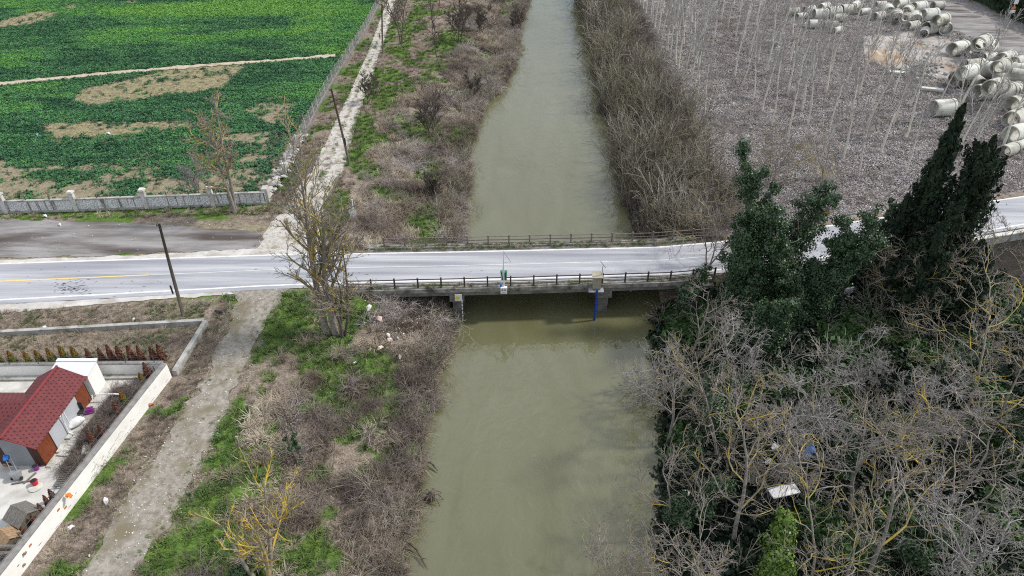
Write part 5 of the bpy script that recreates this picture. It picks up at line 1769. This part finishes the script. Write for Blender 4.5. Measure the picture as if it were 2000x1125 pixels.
for k in range(9):
    a = k * .7
    MB().tube([(x, y, WZ + .45), (x + .5 * math.cos(a), y + .5 * math.sin(a), WZ + .5), (x + .9 * math.cos(a), y + .9 * math.sin(a), WZ - .05)], [.06, .04, .015], 5).build("root", "driftwood", t)

# ------------------------------------------------------------------ black dog lying at the verge
x, y = P(433, 611, -.08)
z = hz(x, y)
dog = bpy.data.meshes.new("dog")
sk = [((.40, 0, .17), .13), ((.15, 0, .17), .15), ((-.12, 0, .18), .15), ((-.30, .0, .27), .09), ((-.43, .0, .36), .095), ((-.56, -.01, .33), .05), ((-.40, .05, .46), .022), ((-.40, -.05, .46), .022),
      ((-.22, -.13, .07), .05), ((-.50, -.15, .045), .035), ((-.20, .13, .07), .05), ((-.46, .15, .045), .035), ((.36, -.15, .09), .08), ((.16, -.24, .04), .035), ((.36, .14, .08), .07), ((.58, -.02, .14), .035), ((.78, -.08, .22), .02)]
ed = [(0, 1), (1, 2), (2, 3), (3, 4), (4, 5), (4, 6), (4, 7), (2, 8), (8, 9), (2, 10), (10, 11), (0, 12), (12, 13), (0, 14), (0, 15), (15, 16)]
dog.from_pydata([p for p, r in sk], ed, [])
do = bpy.data.objects.new("dog", dog)
COL.objects.link(do)
dog.materials.append(MAT["fur_black"])
md = do.modifiers.new("skin", 'SKIN')
for i, (p, r) in enumerate(sk):
    dog.skin_vertices[0].data[i].radius = (r, r)
    dog.skin_vertices[0].data[i].use_root = (i == 1)
sb = do.modifiers.new("sub", 'SUBSURF')
sb.levels = sb.render_levels = 2
do.location = (x, y, z)
do.rotation_euler = (0, 0, .1)
tag(do, "black dog lying on the verge beside the dirt track mouth", "dog")


# ------------------------------------------------------------------ ground cover: scattered clumps
def proto(name, v, f, m):
    me = np_mesh(name, np.array(v, float), np.array(f), None)
    me.materials.append(MAT[m])
    return bpy.data.objects.new(name, me)


def blades(seed, n, h, spread, w, arch, m, name):
    """curved, tapering blades: quads then a closing narrow quad"""
    r = np.random.default_rng(seed)
    V, Fc = [], []
    for i in range(n):
        a = r.uniform(0, 2 * np.pi)
        rr = spread * math.sqrt(r.random())
        b0 = np.array([math.cos(a) * rr, math.sin(a) * rr, -.03])
        oa = a + r.normal(0, .7)
        d = np.array([math.cos(oa), math.sin(oa), 0])
        hh = h * r.uniform(.55, 1.2)
        sw = np.array([-d[1], d[0], 0]) * w
        k = arch * r.uniform(.5, 1.3)
        p1 = b0 + np.array([0, 0, hh * .55]) + d * hh * .25 * k
        p2 = b0 + np.array([0, 0, hh * (.9 - .25 * k)]) + d * hh * .75 * k
        n0 = len(V)
        V += [b0 - sw, b0 + sw, p1 - sw * .8, p1 + sw * .8, p2 - sw * .15, p2 + sw * .15]
        Fc += [(n0, n0 + 1, n0 + 3, n0 + 2), (n0 + 2, n0 + 3, n0 + 5, n0 + 4)]
    return proto(name, V, Fc, m)


def canes(seed, n, h, spread, rad, arch, m, name, sub=3, tilt=.5, K=6):
    r = np.random.default_rng(seed)
    a = r.uniform(0, 2 * np.pi, n)
    rr = spread * np.sqrt(r.random(n))
    base = np.stack([np.cos(a) * rr, np.sin(a) * rr, np.full(n, -.05)], 1)
    oa = r.uniform(0, 2 * np.pi, n)
    tl = tilt * r.random(n)
    d = np.stack([np.cos(oa) * tl, np.sin(oa) * tl, np.ones(n)], 1)
    d /= np.linalg.norm(d, axis=1, keepdims=True)
    ln = h * r.uniform(.6, 1.2, n)
    pts = [base]
    for k in range(K - 1):
        pts.append(pts[-1] + d * (ln / (K - 1))[:, None])
        d = d + r.normal(0, .12, d.shape) + np.stack([np.cos(oa), np.sin(oa), -np.ones(n)], 1) * arch / (K - 1)
        d /= np.linalg.norm(d, axis=1, keepdims=True)
    pts = np.stack(pts, 1)
    rd = rad * np.linspace(1, .45, K)[None, :] * np.ones((n, 1))
    sets = [(pts, rd, 3, 0)]
    if sub:
        sets.append((*grow(r, pts, rd, sub, .3, 1, (25, 60), .38, 3, .1, .12, rad * .6), 3, 1))
    v, f, _ = tubes_np(sets, lambda lv, N, K: np.zeros(N * K))
    return proto(name, v, f, m)


def rosette(seed, n, s, h, m, name, flat=.5, ls=.42):
    r = np.random.default_rng(seed)
    c = np.stack([r.normal(0, s * .5, n), r.normal(0, s * .5, n), np.abs(r.normal(h * .5, h * .3, n))], 1)
    nr = np.stack([c[:, 0] * (1 - flat) * 3, c[:, 1] * (1 - flat) * 3, np.full(n, 1.0)], 1)
    me = leaf_mesh(name, c, nr, s * ls, 1.5, seed)
    me.materials.append(MAT[m])
    return bpy.data.objects.new(name, me)


def scatter(name, label, cat, x, y, protos, smin, smax, tint, dz=0.0, squash=None, zfun=None, tilt=.12, seed=0):
    r = np.random.default_rng(seed + 500)
    n = len(x)
    z = (zfun or height)(x, y) + dz
    me = bpy.data.meshes.new(name)
    me.vertices.add(n)
    me.vertices.foreach_set("co", np.stack([x, y, z], 1).astype(np.float32).ravel())
    rot = np.stack([r.normal(0, tilt, n), r.normal(0, tilt, n), r.uniform(0, 6.283, n)], 1)
    scl = r.uniform(smin, smax, n)
    for nm, ty, d in (("rot", 'FLOAT_VECTOR', rot), ("scl", 'FLOAT', scl), ("tint", 'FLOAT', np.clip(tint + r.normal(0, .13, n), 0, 1)), ("pick", 'INT', r.integers(0, len(protos), n))):
        at = me.attributes.new(nm, ty, 'POINT')
        at.data.foreach_set("vector" if ty == 'FLOAT_VECTOR' else "value", np.ascontiguousarray(d, np.int32 if ty == 'INT' else np.float32).ravel())
    o = bpy.data.objects.new(name, me)
    COL.objects.link(o)
    ng = bpy.data.node_groups.new(name, 'GeometryNodeTree')
    ng.interface.new_socket("Geometry", in_out='INPUT', socket_type='NodeSocketGeometry')
    ng.interface.new_socket("Geometry", in_out='OUTPUT', socket_type='NodeSocketGeometry')
    N, L = ng.nodes, ng.links
    gi, go = N.new("NodeGroupInput"), N.new("NodeGroupOutput")
    jn = N.new("GeometryNodeJoinGeometry")

    def nattr(nm, ty):
        a = N.new("GeometryNodeInputNamedAttribute")
        a.data_type = ty
        a.inputs["Name"].default_value = nm
        return a.outputs["Attribute"]
    ra, sa, pa = nattr("rot", 'FLOAT_VECTOR'), nattr("scl", 'FLOAT'), nattr("pick", 'INT')
    er = N.new("FunctionNodeEulerToRotation")
    L.new(ra, er.inputs[0])
    for k, pobj in enumerate(protos):
        oi = N.new("GeometryNodeObjectInfo")
        oi.inputs["Object"].default_value = pobj
        cp = N.new("FunctionNodeCompare")
        cp.data_type, cp.operation = 'INT', 'EQUAL'
        ints = [s for s in cp.inputs if s.type == 'INT']
        L.new(pa, ints[0])
        ints[1].default_value = k
        ip = N.new("GeometryNodeInstanceOnPoints")
        L.new(gi.outputs[0], ip.inputs["Points"])
        L.new(cp.outputs[0], ip.inputs["Selection"])
        L.new(oi.outputs["Geometry"], ip.inputs["Instance"])
        L.new(er.outputs[0], ip.inputs["Rotation"])
        L.new(sa, ip.inputs["Scale"])
        L.new(ip.outputs[0], jn.inputs[0])
    L.new(jn.outputs[0], go.inputs[0])
    md = o.modifiers.new("scatter", 'NODES')
    md.node_group = ng
    tag(o, label, cat, kind="stuff")
    return o


def region(n, x0, x1, y0, y1, seed):
    r = np.random.default_rng(seed)
    return r.uniform(x0, x1, n), r.uniform(y0, y1, n), r


grass_p = [blades(1, 26, .30, .22, .018, .7, "grass_blade", "grass_tuft"), blades(2, 30, .22, .26, .02, .9, "grass_blade", "grass_tuft"), blades(3, 22, .42, .2, .016, .8, "grass_blade", "grass_tuft")]
dry_p = [blades(4, 26, .62, .28, .016, 1.2, "dry_blade", "dry_tuft"), blades(5, 30, .45, .32, .014, 1.3, "dry_blade", "dry_tuft"), blades(6, 24, .8, .25, .015, 1.1, "dry_blade", "dry_tuft")]
cane_p = [canes(7, 16, 1.3, .35, .013, 1.5, "cane", "bramble"), canes(8, 20, 1.0, .45, .012, 1.8, "cane", "bramble"), canes(9, 14, 1.7, .4, .015, 1.2, "cane", "bramble"), canes(10, 18, .8, .5, .011, 1.6, "cane", "bramble")]
shoot_p = [canes(11, 7, 4.0, .55, .046, .25, "shoot", "willow_shoot", 3, .42, 6), canes(12, 8, 3.0, .6, .038, .40, "shoot", "willow_shoot", 3, .6, 6), canes(13, 6, 5.2, .5, .05, .2, "shoot", "willow_shoot", 4, .36, 6)]
crop_p = [rosette(14, 16, .30, .22, "crop_leaf", "crop_plant"), rosette(15, 20, .36, .18, "crop_leaf", "crop_plant"), rosette(16, 14, .26, .26, "crop_leaf", "crop_plant")]
leaf_p = [rosette(17, 34, .62, .04, "litter_leaf", "leaf_pile", 1.0, .18), rosette(18, 40, .7, .05, "litter_leaf", "leaf_pile", 1.0, .16)]
ivy_p = [rosette(19, 26, .45, .22, "ground_ivy", "ivy_patch"), rosette(20, 32, .5, .3, "ground_ivy", "ivy_patch")]
peb = []
for k in range(3):
    r_ = random.Random(k + 40)
    b = MB().tube([(-.06, 0, 0), (-.03, 0, .01), (.03, .01, .01), (.06, 0, 0)], [.02, .055, .05, .02], 6)
    me = bpy.data.meshes.new("pebble")
    me.from_pydata([(p[0] * r_.uniform(.8, 1.2), p[1] * r_.uniform(.8, 1.2), p[2] * .7 + .02) for p in b.v], [], b.f)
    me.materials.append(MAT["pebble"])
    peb.append(bpy.data.objects.new("pebble", me))


def trackx_south(y):
    """left and right edge of the dirt track south of the road"""
    l = np.array(pix([(462, 588), (440, 650), (400, 740), (330, 850), (240, 980), (165, 1110)]))[::-1]
    r = np.array(pix([(545, 588), (500, 660), (470, 740), (420, 850), (350, 980), (262, 1110)]))[::-1]
    return np.interp(y, l[:, 1], l[:, 0]), np.interp(y, r[:, 1], r[:, 0])


def trackx_north(y):
    l = np.array(pix([(500, 492), (560, 400), (600, 345), (640, 270), (680, 190), (720, 100), (757, 0)]))
    r = np.array(pix([(640, 492), (632, 400), (662, 345), (682, 270), (707, 190), (741, 100), (773, 0)]))
    return np.interp(y, l[:, 1], l[:, 0]), np.interp(y, r[:, 1], r[:, 0])


# --- left bank cover
def left_points(n, seed, ymax=165):
    x, y, r = region(int(n * 1.06), -27, 6, 7, ymax, seed)
    n = len(x)
    L = Ledge(y)
    ok = (x < L - .05)
    yn, yf = Rnear(x), Rfar(x)
    ok &= (y < yn - .75) | (y > yf + .9)
    under = (x > -13.5) & (y > yn - .7) & (y < yf + 1.0)
    ok &= ~under
    s = y < yn
    tl, tr_ = trackx_south(y)
    ok &= ~(s & (x < tr_ + .1) & (x > tl - .05))
    ok &= ~(s & (x < -25.2 - .13 * (38.3 - np.minimum(y, 38.3))))
    nl, nr = trackx_north(y)
    rut = np.abs(x - (nl + nr) / 2) < .30
    ok &= ~(~s & (x < nr + .1) & (x > nl - .1) & ~(rut & (r.random(n) < .35)))
    ok &= ~(~s & (x < -21) & (y < 63.0) & (r.random(n) < .9))
    ok &= ~(~s & (x < -26.2))
    near = np.clip(70 / np.maximum(y, 22), .45, 1.6)
    ok &= r.random(n) < near
    return x[ok], y[ok], r


x, y, r = left_points(30000, 1)
g = masks(x, y)[0]
k = r.random(len(x)) < sstep(.12, .6, g)
scatter("green_grass", "fresh green grass tufts in patches along the left bank and the tracks", "grass", x[k], y[k], grass_p, .7, 1.5, .30 + .5 * fbm(x[k], y[k], .3, 3, 8.0), seed=1)
x, y, r = left_points(64000, 2)
g = masks(x, y)[0]
dn = fbm(x, y, .35, 3, 15.0)
dl = Ledge(y) - x
k = (r.random(len(x)) < (1 - sstep(.1, .6, g) * .93) * sstep(.26, .46, dn))
w_ = k & (dl > 12.2)
k = k & (dl <= 12.2)
scatter("short_dry_grass", "short brown dead grass between the garden wall and the dirt track", "dry grass", x[w_], y[w_], dry_p, .3, .65, .28 + 1.4 * (fbm(x[w_], y[w_], .3, 4, 24.0) - .5), seed=22, tilt=.45)
scatter("dry_grass", "matted straw-brown dead grass covering the left bank", "dry grass", x[k], y[k], dry_p, .6, 1.35, .48 + 2.2 * (fbm(x[k], y[k], .22, 4, 22.0) - .5), seed=2, tilt=.35)
x, y, r = left_points(36000, 3)
g = masks(x, y)[0]
dl = Ledge(y) - x
bn = fbm(x, y, .28, 4, 31.0)
dens = sstep(.44, .60, bn) * (1 - g * .9) * (1 - sstep(9.5, 12.5, dl)) + .9 * np.exp(-(dl / 2.2) ** 2)
k = r.random(len(x)) < dens * .75
scatter("bramble_thicket", "tangled leafless brambles and brush along the left bank", "brush", x[k], y[k], cane_p, .55, 1.35, .42 + 2.2 * (fbm(x[k], y[k], .25, 4, 41.0) - .42), seed=3, tilt=.3)
# verge between low wall, road and yard
x, y, r = region(9000, -60, -23.5, 38.7, 47.6, 4)
tl, tr_ = trackx_south(y)
k = (y < Rnear(x) - 1.0) & (x < tl) & (np.abs(y - (43.15 + (x + 42.5) * .094)) > .3) & ~((x > -26) & (x < -25)) & (r.random(9000) < .55)
scatter("verge_grass", "sparse dry brown grass on the verge around the low wall", "dry grass", x[k], y[k], dry_p, .25, .6, .35 + .4 * fbm(x[k], y[k], .5, 3, 22.0), seed=4, tilt=.4)
k2 = k & (fbm(x, y, .6, 3, 51.) > .56)
scatter("verge_green", "thin green tufts scattered on the brown verge", "grass", x[k2], y[k2], grass_p, .4, .8, .35 + 0 * x[k2], seed=5)
# weeds under the panel wall and along the field fence
x, y, r = region(2600, -60, -21, 60, 64.4, 6)
k = (y < 62.9 + (x + 53) * .07) & (y > 61.5 + (x + 53) * .05) & (r.random(2600) < .35 + .6 * (x > -32))
scatter("wall_weeds", "green weeds and dead leaves at the foot of the white panel wall", "weeds", x[k], y[k], grass_p + dry_p[:1], .45, .9, .35 + .5 * r.random(k.sum()), seed=6)
# bridge edges
x, y, r = region(1500, -13, 18, 0, 1, 7)
k = y < .45
y2 = np.where(k, Rnear(x) - .25 - .5 * r.random(1500), Rfar(x) + .25 + .8 * r.random(1500))
kk = (r.random(1500) < np.where(k, .15 + .8 * (fbm(x, x * 0, .6, 3) > .52), .6))
scatter("bridge_weeds", "green weeds and soil growing along the bridge edges", "weeds", x[kk], y2[kk], grass_p + dry_p[1:2], .3, .75, .35 + .4 * r.random(kk.sum()), zfun=lambda a, b: np.full(len(a), .10), seed=7)
# yard brushwood
x, y, r = region(420, -29.4, -26.9, 29, 37.5, 8)
scatter("yard_brush", "heap of cut dead brushwood between shed and garden wall", "brush", x, y, cane_p, .4, .8, .35 + 0 * x, zfun=lambda a, b: np.full(len(a), -.08), seed=8, tilt=.6)
# --- crops
x, y, r = region(150000, -112, -27, 64, 172, 9)
mkk = masks(x + r.normal(0, .3, len(x)), y + r.normal(0, .35, len(x)))
k = (r.random(len(x)) < mkk[4] * np.clip(85 / y, .5, 1.0)) & (np.abs(y - np.interp(x, *zip(*sorted([P(p, q, -.2) for p, q in [(-300, 189), (0, 165), (200, 145), (400, 128), (560, 117), (655, 109)]])))) > 1.0)
tn = .16 + .07 * np.sin(y[k] * 3.3 + .3 * x[k] * .06) + .5 * (fbm(x[k] * .12, y[k] * 1.3, 1.0, 3, 68.0) - .5) + .5 * (fbm(x[k], y[k] * 2, .2, 3, 66.0) - .4) + .6 * sstep(.42, .68, fbm(x[k], y[k] * 3.0, .045, 4, 61.0)) * sstep(80, 105, y[k]) + .38 * mkk[5][k]
scatter("crop_plants", "dense dark green leafy crop covering the field in uneven patches", "crop", x[k], y[k], crop_p, .75, 1.5, tn, seed=9)
x, y, r = region(26000, -112, -27, 64, 172, 10)
mkk = masks(x, y)
k = (mkk[3] > .6)
scatter("field_stubble", "short yellowish dead weeds on the bare patches of the field", "dry grass", x[k], y[k], dry_p + grass_p[1:2], .3, .6, .55 + .3 * r.random(k.sum()), seed=10)
# --- poplar floor
x, y, r = region(46000, 14, 82, 57, 165, 11)
k = (x - Redge(y) > 6) & (y > Rfar(x) + 1.2) & ~in_poly(x, y, PAD) & (r.random(len(x)) < np.clip(100 / y, .5, 1.0))
scatter("leaf_litter", "grey-brown fallen leaves covering the poplar plantation floor", "leaf litter", x[k], y[k], leaf_p, .6, 1.3, .46 + .55 * (r.random(k.sum()) - .35) + .3 * (fbm(x[k], y[k], .15, 3, 71.0) - .5), dz=.02, seed=11)
x, y, r = region(5200, 22, 82, 57, 165, 12)
k = (fbm(x, y, .5, 3, 12.0) > .60) & (y > Rfar(x) + 1.2)
scatter("plantation_grass", "small green grass tufts dotted over the plantation floor", "grass", x[k], y[k], grass_p, .5, 1.0, .45 + 0 * x[k], seed=12)
x, y, r = region(7500, 22, 80, 57, 165, 13)
k = (y > Rfar(x) + 1.4) & (fbm(x, y, .12, 3, 77.0) > .40) & (x - Redge(y) > 8)
scatter("plantation_brush", "thin pale fallen twigs and brush on the plantation floor", "brush", x[k], y[k], cane_p, .35, .8, .65 + .2 * r.random(k.sum()), seed=13, tilt=.8)
# --- right bank thicket
x, y, r = region(2900, 8, 31, 57, 168, 14)
dr = x - Redge(y)
wd = np.interp(y, [57, 70, 85, 100, 125, 168], [10, 11.5, 11, 9.5, 8.5, 8])
k = (dr > -.3) & (dr < wd + 7 * (fbm(x, y, .22, 3) - .5)) & (r.random(2900) < np.clip(1.25 - dr / wd * .75, 0, 1)) & (y > Rfar(x) + 2)
scatter("willow_thicket", "dense grey-green leafless willow shoots lining the right river bank", "thicket", x[k], y[k], shoot_p, .6, 1.2, .0 + 1.0 * r.random(k.sum()) * (.35 + fbm(x[k], y[k], .35, 3, 81.0)), seed=14, tilt=.2)
x, y, r = region(9000, 8, 30, 57, 168, 15)
dr = x - Redge(y)
k = (dr > -.2) & (dr < 11) & (y > Rfar(x) + 1.3) & (r.random(9000) < .8)
scatter("bank_brush", "dark tangled brush under the willow shoots on the right bank", "brush", x[k], y[k], cane_p, .5, 1.2, .10 + .4 * r.random(k.sum()), seed=15, tilt=.3)
# --- dark wood floor
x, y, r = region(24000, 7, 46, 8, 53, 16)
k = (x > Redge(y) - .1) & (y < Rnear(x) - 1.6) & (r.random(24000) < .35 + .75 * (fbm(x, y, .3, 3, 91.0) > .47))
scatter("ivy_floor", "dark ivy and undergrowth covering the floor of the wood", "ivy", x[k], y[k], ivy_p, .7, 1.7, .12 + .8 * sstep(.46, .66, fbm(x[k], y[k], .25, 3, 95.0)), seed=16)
x, y, r = region(1750, 7, 46, 8, 53, 17)
k = (x > Redge(y) - .3) & (y < Rnear(x) - 1.6) & (r.random(1750) < .12 + .7 * (fbm(x, y, .16, 3, 97.0) > .54))
scatter("wood_brush", "pale leafless brush and brambles under the trees of the wood", "brush", x[k], y[k], cane_p + shoot_p[1:2], .6, 1.15, .45 + .45 * fbm(x[k], y[k], .3, 3, 98.0), seed=17, tilt=.3)
x, y, r = region(3200, 18, 34, 20, 52, 18)
cx, cy = P(1700, 610, -1.2)
c2x, c2y = P(1840, 690, -1.2)
k = (np.exp(-((x - cx) / 2.6) ** 2 - ((y - cy) / 3.6) ** 2) + np.exp(-((x - c2x) / 3.6) ** 2 - ((y - c2y) / 3.2) ** 2)) > .35 * r.random(3200) + .15
scatter("clearing_grass", "bright green grass in the clearing under the conifers", "grass", x[k], y[k], grass_p, .7, 1.3, .4 + 0 * x[k], seed=18)
# --- pebbles on tracks, lay-by and verges
x, y, r = region(26000, -50, -13, 18, 125, 19)
tl, tr_ = trackx_south(y)
nl, nr = trackx_north(y)
s = y < Rnear(x)
k = (s & (x > tl - .6) & (x < tr_ + .6) & (r.random(26000) < .8)) | (~s & (x > nl - .4) & (x < nr + .4) & (y > Rfar(x))) | (~s & (y > Rfar(x) + .3) & (y < 62.8) & (x < -21) & (r.random(26000) < .10)) | (s & (y > 38.8) & (y < Rnear(x) - .6) & (x < tl) & (r.random(26000) < .12)) | (s & (x > tr_) & (x < Ledge(y) - .5) & (r.random(26000) < .05))
scatter("pebbles", "pale stones and scraps strewn over the tracks and verges", "pebbles", x[k], y[k], peb, .25, .9, .15 + .55 * r.random(k.sum()), dz=.05, seed=19)

# --- weeds creeping over the track edges and crowns
x, y, r = region(17000, -27, -16, 19, 150, 21)
tl, tr_ = trackx_south(y)
nl, nr = trackx_north(y)
s_ = y < Rnear(x)
u = np.where(s_, (x - tl) / (tr_ - tl), (x - nl) / (nr - nl))
edge = np.abs(u - .5) * 2
nn = fbm(x, y, .7, 3, 33.0)
k = (u > -.12) & (u < 1.12) & ((y < Rnear(x) - 1.0) | (y > 66)) & (r.random(17000) < np.clip((edge - .5) * 1.8, 0, 1) * sstep(.35, .55, nn) + np.where(s_, .10, .9) * (edge < .26) * (nn > .44))
scatter("track_weeds", "short weeds creeping over the edges and middles of the tracks", "weeds", x[k], y[k], grass_p[:2] + dry_p[1:2], .25, .55, .5 + .3 * r.random(k.sum()), dz=.04, seed=21)

# --- loose scraps in the dumped litter under the left end of the bridge
x, y, r = region(260, -13.0, -5.5, 42.5, 49.3, 23)
k = r.random(260) < np.exp(-((x + 10.2) / 2.2) ** 2 - ((y - 46.5) / 2.4) ** 2)
scatter("litter_scraps", "small pale scraps of dumped rubbish strewn below the bridge's left end", "litter", x[k], y[k], peb, .5, 1.5, .55 + .4 * r.random(k.sum()), dz=.3, seed=23, tilt=.6)

# --- taller scrub along the upstream left waterline
x, y, r = region(2600, -16, 5, 18, 165, 24)
y = np.where((y > 48.5) & (y < 58), y + 12, y)
dl = Ledge(y) - x
k = (dl > -.3) & (dl < 6.5) & (r.random(2600) < np.exp(-(dl / 3.2) ** 2) * (.3 + .7 * (fbm(x, y, .2, 3, 55.0) > .47)))
scatter("bank_scrub", "tall leafless brown scrub leaning over the left waterline", "scrub", x[k], y[k], shoot_p, .32, .70, .05 + .6 * r.random(k.sum()), seed=24, tilt=.35)
